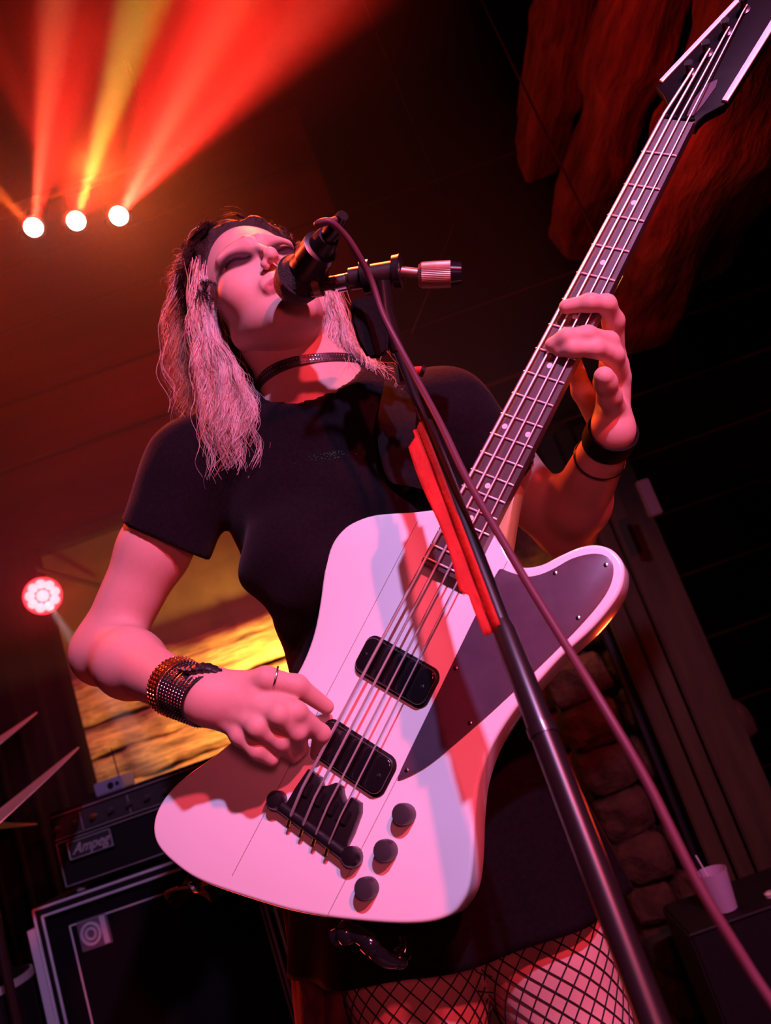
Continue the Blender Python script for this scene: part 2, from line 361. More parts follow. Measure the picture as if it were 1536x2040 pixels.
# rough ceiling timbers upper right, running towards the viewer
beam_labels = ['narrow rough roof timber, leftmost of the five', 'second rough roof timber from the left with a split face', 'thick rough roof timber ending above the fretting hand', 'fourth rough roof timber, behind the bass headstock', 'rough roof timber farthest right at the frame edge']
for i, (px, py, d0, w_, h_, dx) in enumerate(((1075, 330, 2.75, .15, .14, .02), (1150, 470, 2.7, .17, .15, .03), (1245, 640, 2.55, .24, .20, .04), (1370, 520, 2.6, .22, .2, .05), (1480, 380, 2.6, .2, .2, .06))):
    a = W(px, py, d0); b = a + np.array([dx, -2.2, 0.10])
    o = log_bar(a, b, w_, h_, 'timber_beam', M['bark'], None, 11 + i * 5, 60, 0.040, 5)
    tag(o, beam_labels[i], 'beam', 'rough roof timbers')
# slatted post right of the player
po = empty('slatted_post', 'tall post of narrow upright wooden slats behind the bass horn', 'post', W(1330, 1350, 2.2))
pc = W(1325, 1300, 2.2)
for k in range(4):
    x = pc[0] - 0.085 + k * 0.058; wd = (0.05, 0.044, 0.05, 0.075)[k]
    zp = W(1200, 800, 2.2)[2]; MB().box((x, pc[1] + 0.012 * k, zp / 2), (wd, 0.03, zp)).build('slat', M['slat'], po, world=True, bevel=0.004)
MB().box((pc[0] - .005, pc[1] + 0.06, zp / 2), (0.25, 0.03, zp)).build('backing_board', M['dark'], po, world=True)
# rubble pier left of the post
pier = empty('stone_pier', 'rough brown rubble pier between the player and the slatted post', 'pillar', (W(1290, 1600, 2.35)[0], W(1290, 1600, 2.35)[1], 0))
st = 0; z = 0.0; px0 = W(1240, 1450, 2.35)
while z < 1.62:
    h_ = random.uniform(.10, .16); x = px0[0] - .17
    while x < px0[0] + .16:
        w_ = random.uniform(.11, .19)
        bm = bmesh.new(); bmesh.ops.create_icosphere(bm, subdivisions=3, radius=.5)
        for v in bm.verts:
            c = v.co.copy(); q = Vector([math.copysign(abs(t * 2) ** .6, t) / 2 for t in c]); n = noise.noise_vector(c * 3.0 + Vector((st * 1.7, z * 9, x))) * .10
            v.co = Vector(((q.x + n.x) * w_ * 1.05, (q.y + n.y) * .2, (q.z + n.z) * h_ * 1.08))
        me = bpy.data.meshes.new('stone'); bm.to_mesh(me); bm.free(); me.materials.append(M['stone'])
        o = bpy.data.objects.new('stone', me); COL.objects.link(o); o.parent = pier
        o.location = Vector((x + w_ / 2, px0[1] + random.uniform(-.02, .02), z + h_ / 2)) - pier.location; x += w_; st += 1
    z += h_
core = MB().box((px0[0], px0[1] + .05, .8), (.30, .1, 1.6)).build('mortar', M['dark'], pier, world=True)
#@@AMP
# ================================================================== bass rig
ph = math.radians(-4)
AX = np.array([math.cos(ph), math.sin(ph), 0]); AY = np.array([-math.sin(ph), math.cos(ph), 0]); AZ = np.array([0, 0, 1.0])
A3 = [AX, AY, AZ]
ctl = W(63, 1812, 2.2); cw = 0.66; chh = ctl[2]; cd = 0.38
def plane_xy(px, py):                                  # point of the cabinet's front plane in its (x, z)
    d = cvw(J(px, py, 1)) - CAM; s = ((ctl - CAM) @ AY) / (d @ AY); q = CAM + d * s - ctl; return q @ AX, q @ AZ
base = ctl - AZ * chh
cab = empty('speaker_cabinet', 'tall black bass speaker cabinet with grey piping behind the player', 'speaker', base)
L_ = lambda x, y, z_: ctl + AX * x + AY * y + AZ * z_
mb = MB(); t_ = 0.03
mb.box(L_(cw / 2, cd / 2, -t_ / 2), (cw, cd, t_), A3); mb.box(L_(cw / 2, cd / 2, -chh + t_ / 2 + .002), (cw, cd, t_), A3)
mb.box(L_(t_ / 2, cd / 2, -chh / 2), (t_, cd, chh - 2 * t_ - .004), A3); mb.box(L_(cw - t_ / 2, cd / 2, -chh / 2), (t_, cd, chh - 2 * t_ - .004), A3)
mb.box(L_(cw / 2, cd - .01, -chh / 2), (cw - 2 * t_, .02, chh - 2 * t_ - .004), A3); mb.build('shell', M['tolex'], cab, world=True)
MB().box(L_(cw / 2, .03, -chh / 2), (cw - 2 * t_, .02, chh - 2 * t_), A3).build('grille', M['grille'], cab, world=True)
def piping(off, y, w_, name='piping'):
    m2 = MB(); pts = [L_(off, y, -chh + off), L_(off, y, -off), L_(cw - off, y, -off), L_(cw - off, y, -chh + off)]
    for a, b in zip(pts, pts[1:]): m2.tube([a, b], w_, 6)
    m2.build(name, M['piping'], cab, world=True)
piping(0.004, -.002, 0.0035); piping(0.026, -.002, 0.0035)
m2 = MB()
for a, b in (((.085, -.075), (cw - .04, -.075)), ((.085, -.075), (.085, -chh + .06)), ((cw - .045, -.02), (cw - .045, -chh + .06))): m2.tube([L_(a[0], .017, a[1]), L_(b[0], .017, b[1])], .0022, 6)
m2.build('grille_piping', M['piping'], cab, world=True)
MB().box(L_(-0.012, .02, -chh / 2 - .02), (.022, .05, chh - .06), A3).build('side_trim', M['piping'], cab, world=True)
lx, lz = plane_xy(186, 1860)
def ring2(c, r0, r1, y0, y1, ax=A3, n=40):
    m3 = MB(); V = []; Fc = []
    for k in range(n):
        a = 2 * PI * k / n
        for r, y in ((r0, y0), (r1, y0), (r1, y1), (r0, y1)): V.append(c + ax[0] * r * math.cos(a) + ax[2] * r * math.sin(a) + ax[1] * y)
    for k in range(n):
        for q in range(4): Fc.append((k * 4 + q, k * 4 + (q + 1) % 4, ((k + 1) % n) * 4 + (q + 1) % 4, ((k + 1) % n) * 4 + q))
    m3.add(V, Fc); return m3
c = L_(lx - .008, .014, lz)
lg = MB().box(c + AX * .002 + AY * .004, (.088, .006, .078), A3).build('logo_plate', mat('logo_dark', (.10, .07, .09), .5), cab, world=True)
ring2(c - AX * .006, .011, .017, -.003, .001).build('logo_ring', M['mauve'], lg, world=True)
ring2(c - AX * .006, .023, .030, -.003, .001).build('logo_ring', M['mauve'], lg, world=True)
MB().box(c + AX * .034 - AY * .001, (.014, .004, .072), A3).build('logo_bar', M['mauve'], lg, world=True)
# amplifier head
hx, hz = plane_xy(98, 1622); bx, bz = plane_xy(124, 1768)
hw, hd, hb = 0.60, 0.30, 0.012; hx = bx - 0.012; hh_ = hz - hb
head = empty('amplifier_head', 'black bass amplifier head with silver script badge on the speaker cabinet', 'amplifier', L_(hx + hw / 2, hd / 2 + .03, 0))
H_ = lambda x, y, z_: L_(hx + x, y + .03, hb + z_)
MB().box(H_(hw / 2, hd / 2, hh_ / 2), (hw, hd, hh_), A3).build('cabinet', M['tolex'], head, world=True, bevel=.006)
MB().box(H_(hw / 2, -.004, hh_ - .045), (hw - .03, .010, .052), A3).build('control_panel', M['panel'], head, world=True, bevel=.001)
m2 = MB()
for zz in (hh_ - .012, hh_ - .074, hh_ - .084, .012): m2.tube([H_(.012, -.010, zz), H_(hw - .012, -.010, zz)], .0016, 5)
for xx in (.012, hw - .012): m2.tube([H_(xx, -.010, .012), H_(xx, -.010, hh_ - .084)], .0016, 5)
m2.tube([H_(.10, -.012, hh_ - .07), H_(.10, -.012, hh_ - .02)], .0014, 5); m2.tube([H_(.245, -.012, hh_ - .07), H_(.245, -.012, hh_ - .02)], .0014, 5)
m2.build('trim_line', mat('dull_trim', (.20, .15, .17), .5), head, world=True)
for k in range(9):
    MB().lathe([(.009, 0), (.009, .006), (.0065, .012), (.0055, .018)], H_(.028 + .055 * k, -.010, hh_ - .046), -AY, 16).build('knob', M['copper'] if k == 2 else M['knob'], head, smooth=True, world=True)
MB().lathe([(.003, 0), (.003, .002)], H_(.078, -.010, hh_ - .046), -AY, 10).build('indicator_lamp', mat('pilot', (.9, .8, .8), .3, emit=(1, .7, .7), estr=1.0), head, world=True)
gx, gz = plane_xy(175, 1684); bc = L_(gx, 0, gz) + AY * .015
bd = MB().box(bc, (.128, .006, .045), A3).build('badge', M['panel'], head, world=True)
m2 = MB(); q = [(-.064, -.0225), (.064, -.0225), (.064, .0225), (-.064, .0225)]
for i in range(4): a = q[i]; b = q[(i + 1) % 4]; m2.tube([bc + AX * a[0] + AZ * a[1] - AY * .004, bc + AX * b[0] + AZ * b[1] - AY * .004], .0014, 5)
m2.build('badge_frame', M['badge'], bd, world=True)
def text(body, c, size, ax, m, parent, shear=0.0, name='lettering', ext=0.0008):
    cu = bpy.data.curves.new(name, 'FONT'); cu.body = body; cu.size = size; cu.align_x = 'CENTER'; cu.align_y = 'CENTER'; cu.extrude = ext; cu.shear = shear; cu.offset = .0006
    cu.materials.append(m); o = bpy.data.objects.new(name, cu); COL.objects.link(o)
    bpy.context.view_layer.update(); me = bpy.data.meshes.new_from_object(o); bpy.data.objects.remove(o); me.name = name
    R = np.stack([ax[0], ax[2], -np.asarray(ax[1])], 1)
    inv = wm(parent).inverted() @ M4(R, c)
    for v in me.vertices: v.co = inv @ v.co
    o = bpy.data.objects.new(name, me); COL.objects.link(o); o.parent = parent
    return o
text('Ampeg', bc - AY * .0042, .038, A3, M['badge'], bd, .55)
for sx in (.03, hw - .03):
    for sy in (.03, hd - .03): MB().lathe([(.013, 0), (.015, .006), (.012, hb)], H_(sx, sy, -hb), AZ, 14).build('foot', M['badge'] if sy < .1 else M['knob'], head, world=True)
# wireless receiver on the head
rx, rz = plane_xy(203, 1575)
rc = H_(rx - hx, .05, hh_ + .0185)
rv = empty('wireless_receiver', 'small grey wireless receiver with one antenna on the amplifier head', 'receiver', rc - AZ * .0185)
MB().box(rc, (.085, .08, .037), A3).build('case', M['receiver'], rv, world=True, bevel=.003)
MB().lathe([(.009, 0), (.009, .003)], rc - AY * .040 + AX * .008, -AY, 16).build('display', M['black'], rv, world=True)
MB().box(rc - AY * .041 + AX * .028, (.010, .003, .010), A3).build('button', M['black'], rv, world=True)
MB().tube([rc + AX * .018 + AZ * .015, rc + AX * .016 + AZ * .10], [.003, .0012], 8).build('antenna', M['black'], rv, world=True)
o = MB().box(rc - AX * .062 - AZ * .010, (.03, .04, .016), A3).build('battery_pack', M['dark'], None); tag(o, 'tiny dark pack beside the wireless receiver on the amplifier head', 'box')
#@@CYM
# cymbals at the left edge
def cymbal(px, py, d, tilt, r, lab):
    c = W(px, py, d); e = empty('cymbal', lab, 'cymbal', (c[0], c[1], 0), group=None)
    axc = -np.array([math.sin(tilt), 0, -math.cos(tilt)]); axc = CV @ np.array([math.sin(tilt), -math.cos(tilt), -0.05]); ry_ = (py - 1020) / F_PX; rx_c = (px - 768) / F_PX; s_, c_ = math.sin(tilt), math.cos(tilt); axc = CV @ np.array([s_, -c_, ry_ * c_ - rx_c * s_ - .035]); axc /= np.linalg.norm(axc)
    MB().lathe([(.008, .034), (.035, .03), (.06, .016), (r * .6, .008), (r, 0), (r, -.0015), (r * .6, .006), (.06, .013), (.008, .030)], c, axc, 48).build('bronze_disc', M['cymbal'], e, smooth=True, world=True)
    MB().tube([(c[0], c[1], .01), c], .011, 10).build('stand_pole', M['stand'], e, world=True)
    for k in range(3):
        a = k * 2.1 + .5; MB().tube([(c[0], c[1], .28), (c[0] + .10 * math.cos(a), c[1] + .10 * math.sin(a), .012)], .009, 8).build('leg', M['stand'], e, world=True)
cymbal(-45, 1668, 1.9, math.radians(-41), .29, 'large bronze cymbal seen edge-on, lowest-reaching at the left edge')
cymbal(-70, 1530, 2.3, math.radians(-37), .235, 'smaller cymbal edge above the large one at the left edge')
cymbal(-60, 1652, 2.2, math.radians(-4), .17, 'small level cymbal rim under the two tilted ones')
o = MB().box(W(8, 1965, 2.0), (.05, .05, .05), A3).build('drum_lug_box', M['piping'], None, bevel=.008)
bpy.data.objects.remove(o)
sn = empty('drum', 'dark drum with a metal rim at the lower left edge', 'drum', (W(-60, 2010, 2.0)[0], W(-60, 2010, 2.0)[1], 0))
dc = W(-60, 1975, 2.0)
MB().lathe([(.14, 0), (.14, dc[2])], (dc[0], dc[1], 0), AZ, 40).build('shell', M['dark'], sn, smooth=True, world=True)
MB().lathe([(.135, 0), (.146, 0), (.146, .018), (.135, .018)], (dc[0], dc[1], dc[2] - .02), AZ, 40).build('rim', M['badge'], sn, smooth=True, world=True)
#@@RIGHTBG
# dark case with a cup, right
kc = W(1450, 1835, 1.75)
case = empty('equipment_case', 'black equipment case with worn edges at the lower right', 'case', (kc[0] + .22, kc[1] + .12, 0))
ktop = kc[2]
MB().box((kc[0] + .22, kc[1] + .12, ktop / 2), (.62, .24, ktop - .004)).build('box', M['dark'], case, world=True, bevel=.006)
MB().tube([(kc[0] - .09, kc[1], ktop - .002), (kc[0] + .53, kc[1], ktop - .002)], .004, 6).build('edge_strip', M['dark'], case, world=True)
cp = ray_y(1440, 1795, kc[1] + .07); cp[2] = ktop
cup = empty('plastic_cup', 'pale plastic cup with a thin straw on the black case', 'cup', cp)
MB().lathe([(.026, 0), (.036, .085), (.0345, .085), (.025, .004)], cp, AZ, 32).build('cup_body', M['cup'], cup, smooth=True, world=True)
MB().tube([cp + AZ * .01, cp + AZ * .125 - AX * .018], .0016, 6).build('straw', M['piping'], cup, world=True)
for i, (dx, s_) in enumerate(((.10, .012), (.125, .016), (.16, .013))):
    o = MB().lathe([(s_, 0), (s_ * 1.1, .008), (s_ * .5, .012)], (cp[0] + dx, cp[1] - .02, ktop), AZ, 14).build('bottle_cap', M['gold'] if i == 1 else M['badge'], None, smooth=True)
    tag(o, ('silver cap nearest the plastic cup on the case', 'brass cap between two silver caps on the case', 'silver cap farthest from the cup on the case')[i], 'cap', 'small caps beside the cup')
o = MB().box(W(1292, 992, 2.1), (.035, .02, .10)).build('wall_plate', M['dimplate'], po, world=True, bevel=.003)
o = MB().tube([W(905, 445, 1.9), W(882, 505, 1.9), W(850, 590, 1.9), W(820, 665, 1.9)], .0016, 6).build('hanging_wire', M['slat'], None); tag(o, 'thin pale wire hanging in the dark behind the microphone clamp', 'wire')
o = MB().tube([W(905, 445, 1.9), W(905, 445, 1.9) + np.array([0, 0, 3.8 - W(905, 445, 1.9)[2]])], .0008, 5).build('wire_tail', M['dark'], o)
#@@LAMPS
# ================================================================== stage lamps and haze
bar_pts = [W(-320, 486, 3.02), W(330, 400, 2.98)]
bz_ = max(p[2] for p in bar_pts) + .02
truss = empty('lighting_bar', 'black bar carrying the three bright lamps under the ceiling', 'truss', (bar_pts[0][0], bar_pts[0][1], 3.8))
by = bar_pts[0][1] + .16
MB().tube([(bar_pts[0][0], by, bz_), (bar_pts[1][0] + .1, by, bz_)], .02, 12).build('pipe', M['housing'], truss, world=True)
for x in (bar_pts[0][0] + .1, bar_pts[1][0]): MB().tube([(x, by, bz_), (x, by, 3.8)], .008, 8).build('hanger', M['housing'], truss, world=True)
lamps = []
for i, (px, py) in enumerate(((67, 453), (152, 440), (237, 430))):
    c = W(px, py, 3.0); lamps.append(c); aim = (CAM + np.array([0.0, .6, .5]) - c); aim /= np.linalg.norm(aim)
    e = empty('stage_lamp', ('bright round stage lamp, farthest left on the bar', 'bright round stage lamp in the middle of three on the bar', 'bright round stage lamp nearest the player\'s head')[i], 'lamp', c, group='three bright lamps on the bar')
    MB().lathe([(.028, -.16), (.045, -.14), (.045, -.02), (.038, .0), (.034, .0), (.034, -.02)], c, aim, 28).build('housing', M['housing'], e, smooth=True, world=True)
    MB().lathe([(.032, -.012), (.028, .001), (.015, .006), (.002, .008)], c, aim, 28).build('lens', M['lens'], e, smooth=True, world=True)
    MB().tube([c - aim * .08 + np.array([.05, 0, 0]), (c[0] + .05, by, bz_), (c[0] - .05, by, bz_), c - aim * .08 - np.array([.05, 0, 0])], .006, 8).build('bracket', M['housing'], e, world=True)
rc_, pk_, ye_, gr_, or_ = (1, .022, .012), (1, .15, .09), (1, .26, .02), (.62, .52, .03), (1, .11, .012)
beams = [(0, 165, -40, 1.9, 13, rc_, 170), (0, 92, 215, 2.4, 6.5, pk_, 150), (0, 88, 240, 2.5, 5, ye_, 90), (0, -60, 330, 2.6, 14, or_, 55),
         (1, 350, -60, 2.0, 11, rc_, 70), (1, 268, 60, 2.1, 7.5, gr_, 260), (1, 205, 240, 2.4, 6.5, pk_, 150),
         (2, 600, -110, 1.9, 21, rc_, 420), (2, 420, -140, 1.9, 14, rc_, 190), (1, 300, -200, 1.9, 60, rc_, 26), (2, 365, 185, 2.4, 6.5, pk_, 170), (2, 318, 290, 2.6, 5, ye_, 80), (2, 350, 310, 2.7, 6, pk_, 110), (1, -10, 100, 2.3, 8, rc_, 60)]
for li, px, py, d, ang, colr, en in beams:
    c = lamps[li]; t = W(px, py, d); a = (t - c) / np.linalg.norm(t - c)
    light('lamp_beam', 'SPOT', c + a * .03, t, en * 8.5, colr, .012, ang, .75, 1.0)
for c in lamps: light('lamp_glow', 'POINT', c + np.array([0, -.08, .0]), (0, 0, 0), 5.0, (1, .055, .010), .03)
# round LED can at the left
lc = W(85, 1187, 2.7); aim = np.array([.12, -1, .06]); aim = (CAM - lc); aim /= np.linalg.norm(aim); aim = aim + np.array([.10, 0, -.05]); aim /= np.linalg.norm(aim)
e = empty('led_can', 'round red stage light with a ring of nine small lenses', 'lamp', lc)
MB().lathe([(.045, -.14), (.062, -.12), (.064, .004), (.060, .004), (.058, -.006)], lc, aim, 32).build('housing', M['housing'], e, smooth=True, world=True)
MB().lathe([(.0615, -.003), (.0615, .0045)], lc, aim, 32).build('red_face', M['ledglow'], e, world=True)
u_ = np.cross(aim, [0, 0, 1.0]); u_ /= np.linalg.norm(u_); w2 = np.cross(u_, aim)
for k in range(9):
    a = k * 2 * PI / 9 + .2; MB().lathe([(.0165, .004), (.0155, .008), (.008, .011), (.001, .012)], lc + (u_ * math.cos(a) + w2 * math.sin(a)) * .040, aim, 16).build('led_lens', M['led'], e, smooth=True, world=True)
MB().lathe([(.021, .004), (.019, .010), (.009, .013), (.001, .014)], lc, aim, 20).build('centre_lens', M['led'], e, smooth=True, world=True)
MB().tube([lc - aim * .08, lc - aim * .08 + np.array([0, 0, .1]), (lc[0], YB - .04, lc[2] + .1)], .010, 8).build('wall_bracket', M['housing'], e, world=True)
light('led_glow', 'POINT', lc + aim * .09, (0, 0, 0), 6.0, (1, .02, .03), .04)
light('led_beam', 'SPOT', lc + aim * .02, W(330, 1560, 2.45), 330, (.75, .62, .66), .01, 9, .5)
# lamp seen past the neck
sc_ = empty('wall_sconce', 'small glowing amber lamp just past the edge of the bass neck', 'lamp', W(1228, 562, 1.9))
MB().box(W(1224, 568, 1.9), (.012, .012, .070), [CV @ np.array([.88, .47, 0]), CV @ np.array([0, 0, 1.0]), CV @ np.array([.47, -.88, 0])]).build('glass', M['sconce'], sc_, world=True, bevel=.006)
MB().tube([W(1229, 562, 1.91), W(1229, 562, 1.91) + np.array([0, .1, 3.75 - W(1229, 562, 1.9)[2]])], .003, 6).build('drop_rod', M['housing'], sc_, world=True)
hz_ = MB().box((-1.05, 2.38, 2.65), (3.3, 1.58, 2.2)).build('haze', M['dark'], None)
hz2 = MB().box((-1.05, 2.5, 1.27), (.62, .5, .53)).build('haze', M['dark'], None)
hm = bpy.data.materials.new('haze'); hm.use_nodes = True; nt = hm.node_tree; nt.nodes.clear()
vo = nt.nodes.new('ShaderNodeVolumeScatter'); vo.inputs['Density'].default_value = 0.10; vo.inputs['Anisotropy'].default_value = 0.35; ou = nt.nodes.new('ShaderNodeOutputMaterial')
nt.links.new(vo.outputs[0], ou.inputs['Volume']); hz_.data.materials[0] = hm; hz2.data.materials[0] = hm; hz_['kind'] = 'stuff'; hz2['kind'] = 'stuff'; tag(hz_, 'thin red smoke drifting under the stage lamps', 'smoke'); tag(hz2, 'thin smoke in the pale beam under the round red lamp', 'smoke')
#@@BASS
# ================================================================== the bass
BR = np.array([[-0.46496, 0.7858, -0.40783], [0.87962, 0.35779, -0.31346], [-0.1004, -0.50448, -0.85757]]); BT = np.array([0.33977, -0.46099, 0.93802])
_u, _s, _v = np.linalg.svd(BR); BR = _u @ _v
def B2c(p): return np.asarray(p, float) @ BR.T + BT      # bass local -> lens frame
bass = empty('bass_guitar', 'white electric bass with black pickguard held by the player', 'guitar', mtx=M4(CV @ BR, cvw(BT)))
body = [(0.5307, -0.0447), (0.5386, -0.0579), (0.5491, -0.0771), (0.5587, -0.0974), (0.57, -0.1194), (0.5833, -0.1361), (0.5994, -0.1486), (0.6209, -0.1541), (0.6451, -0.1501), (0.6666, -0.1421), (0.6877, -0.1327), (0.7112, -0.1233), (0.7324, -0.1169), (0.7554, -0.1132), (0.7779, -0.1129), (0.8013, -0.1183), (0.8364, -0.1299), (0.8739, -0.1442), (0.903, -0.1575), (0.9202, -0.1669), (0.9422, -0.1794), (0.9646, -0.1891), (0.9846, -0.1944), (1.0018, -0.1939), (1.0153, -0.1886), (1.0253, -0.1785), (1.0305, -0.1642), (1.032, -0.1437), (1.0303, -0.1143), (1.0243, -0.0871), (1.0143, -0.0556), (1.0009, -0.0169), (0.987, 0.0197), (0.9692, 0.0577), (0.9522, 0.0895), (0.935, 0.1192), (0.9219, 0.1391), (0.9085, 0.1557), (0.8934, 0.1683), (0.8786, 0.1725), (0.863, 0.1723), (0.8455, 0.1667), (0.827, 0.1584), (0.8085, 0.1493), (0.7895, 0.1412), (0.772, 0.1352), (0.7489, 0.1312), (0.7251, 0.1308), (0.6883, 0.1355), (0.6455, 0.1463), (0.6228, 0.1529), (0.6083, 0.1586), (0.5831, 0.1684), (0.5586, 0.1747), (0.5392, 0.1771), (0.5238, 0.175), (0.5106, 0.1688), (0.5029, 0.1586), (0.4998, 0.147), (0.5025, 0.1324), (0.5121, 0.1182), (0.5281, 0.104), (0.5433, 0.0919), (0.5523, 0.0795), (0.5551, 0.0692), (0.5511, 0.056), (0.532, 0.0335), (0.512, 0.026), (0.500, 0.0), (0.508, -0.03)]
MB().prism(crom(body, 4, True), -.056, -.016, .0045, 4).build('body', M['white'], bass, smooth=True, angle=60)
for y0 in (-.0640, .0560):
    x1 = .557 if y0 < 0 else .556; x2 = .9995 if y0 < 0 else .967
    MB().box(((x1 + x2) / 2, y0, -.0161), (x2 - x1, .0007, .0006)).build('glue_seam', M['seam'], bass)
pg = [(0.8133, 0.0575), (0.806, 0.0562), (0.7954, 0.0555), (0.75, .0545), (0.7072, 0.0537), (0.6174, 0.0520), (0.575, 0.0517), (0.5666, 0.0540), (0.5660, 0.0624), (0.5629, 0.0828), (0.5548, 0.0956), (0.5428, 0.1064), (0.5269, 0.1177), (0.5155, 0.131), (0.5102, 0.1418), (0.5098, 0.1521), (0.5151, 0.1598), (0.5286, 0.1655), (0.5468, 0.166), (0.5733, 0.1605), (0.606, 0.1505), (0.6437, 0.1375), (0.6802, 0.1242), (0.7258, 0.1065), (0.7529, 0.0951), (0.782, 0.0817), (0.8003, 0.0701), (0.8104, 0.0620)]
pgo = MB().prism(crom(pg, 3, True), -.016, -.0138, .0008, 2).build('pickguard', M['guard'], bass, smooth=True)
for x, y in ((0.5181, 0.1534), (0.547, 0.1098), (0.5794, 0.1519), (0.7252, 0.1000), (0.8002, 0.0619), (0.683, 0.0592), (.60, .058), (.655, .1275)):
    MB().lathe([(.0022, 0), (.0022, .0007), (.001, .0012)], (x, y, -.0138), (0, 0, 1), 12).build('screw', M['chrome'], pgo, smooth=True)
# neck + fretboard
SC = .8636; fx = lambda n: SC * (1 - 2 ** (-n / 12)); hwid = lambda x: .0205 + (.0300 - .0205) * x / .61
XE = .598
V = []; n = 12; xs = np.linspace(-.002, .56, 24); Fc = []
for x in xs:
    for k in range(n + 1):
        a = PI * k / n; V.append((x, -math.cos(a) * hwid(x), -.006 - math.sin(a) * (.018 + .004 * x)))
for i in range(len(xs) - 1):
    for k in range(n): Fc.append((i * (n + 1) + k, i * (n + 1) + k + 1, (i + 1) * (n + 1) + k + 1, (i + 1) * (n + 1) + k))
    Fc.append((i * (n + 1), (i + 1) * (n + 1), (i + 1) * (n + 1) + n, i * (n + 1) + n))
Fc.append(tuple(range(n + 1))[::-1]); mb = MB(); mb.add(V, Fc)
mb.build('neck', M['neck'], bass, smooth=True, angle=50)
hl = [(.47, .024), (.50, .033), (.545, .048), (.57, .052), (.57, -.05), (.545, -.045), (.50, -.030), (.47, -.024)]
MB().prism(hl, -.050, -.0165, .004, 2).build('neck_heel', M['neck'], bass, smooth=True)
MB().prism([(0, -hwid(0)), (XE, -hwid(XE)), (XE + .001, hwid(XE)), (0, hwid(0))], -.0165, -.0035, 0).build('fretboard', M['board'], bass)
fb = [o for o in bpy.data.objects if o.name.startswith('fretboard')][0]
for k in range(1, 21):
    x = fx(k); h = hwid(x) - .0006; MB().tube([(x, -h, -.0034), (x, -h + .001, -.0024), (x, h - .001, -.0024), (x, h, -.0034)], .0012, 8).build('fret', M['fretwire'], bass, smooth=True)
dots = [(3, 0), (5, 0), (7, 0), (9, 0), (12, -.015), (12, .015), (15, 0), (17, 0), (19, 0)]
for k, y in dots:
    MB().lathe([(.0033, 0), (.0033, .0003)], ((fx(k) + fx(k - 1)) / 2, y, -.0036), (0, 0, 1), 16).build('inlay_dot', M['pearl'], bass)
MB().box((-.002, 0, -.006), (.004, .040, .010)).build('nut', M['black'], bass, bevel=.0006)
# headstock
hs = [(0, -.0205), (-.015, -.021), (-.028, -.025), (-.040, -.036), (-.050, -.049), (-.058, -.0485), (-.0606, -.0462), (-.12, -.0265), (-.178, -.0065), (-.235, .012), (-.245, .022), (-.240, .040), (-.22, .056), (-.195, .0575), (-.142, .0535), (-.09, .0475), (-.046, .0435), (-.034, .041), (-.027, .034), (-.018, .0255), (-.008, .0215), (0, .0205)]
MB().prism(hs, -.026, -.012, .002, 2).build('headstock', M['headblack'], bass, smooth=True)
hso = [o for o in bpy.data.objects if o.name == 'headstock'][0]
for (a, b, w_) in (((-.0560, -.0455), (-.238, .0165), .0066), ((-.0375, .0395), (-.205, .0545), .0085)):
    a = np.array(a); b = np.array(b); t = (b - a) / np.linalg.norm(b - a); nn = np.array([-t[1], t[0]]) * w_ / 2
    MB().prism([a - nn, b - nn, b + nn, a + nn * .7], -.0125, -.0090, .001, 2).build('white_edge', M['white'], hso, smooth=True)
MB().prism([(-.012, .006), (-.035, .004), (-.058, .010), (-.066, .020), (-.055, .022), (-.03, .018), (-.014, .014)], -.012, -.0105, 0).build('truss_cover', M['guard'], hso)
posts = [(-.071, -.016), (-.101, -.0085), (-.133, .001), (-.166, .0085)]
ny = [-.0155, -.0055, .0048, .0148]; by_ = [-.0285, -.0095, .0095, .0285]; rad = [.0018, .0015, .0012, .00095]
for i, (x, y) in enumerate(posts):
    e1 = MB().lathe([(.0075, -.012), (.0075, -.0105), (.0042, -.0095), (.0042, .002), (.0050, .004), (.0045, .006)], (x, y, 0), (0, 0, 1), 20).build('tuner_post', M['blackmetal'], hso, smooth=True)
    MB().tube([(x, y, -.030), (x - .004, y - .03 - .006 * i * 0, -.030)], .004, 8).build('tuner_shaft', M['blackmetal'], hso, smooth=True)
# pickups
def rrect(cx, cy, w, h, r, n=6):
    out = []
    for sx, sy, a0 in ((1, 1, 0), (-1, 1, PI / 2), (-1, -1, PI), (1, -1, 3 * PI / 2)):
        for k in range(n + 1): a = a0 + k / n * PI / 2; out.append((cx + sx * (w / 2 - r) + r * math.cos(a), cy + sy * (h / 2 - r) + r * math.sin(a)))
    return out
for cx, cy in ((.7170, -.0010), (.8195, .0010)):
    p = MB().prism(rrect(cx, cy, .041, .0945, .010), -.016, -.0075, .003, 3).build('pickup', M['black'], bass, smooth=True)
    MB().prism(rrect(cx, cy, .047, .1000, .012), -.016, -.0145, .0006, 2).build('pickup_ring', M['blackmetal'], p, smooth=True)
    for y in (-.039, .039): MB().lathe([(.0022, 0), (.0020, .0007), (.0008, .001)], (cx, cy + y, -.0075), (0, 0, 1), 12).build('pickup_screw', M['chrome'], p, smooth=True)
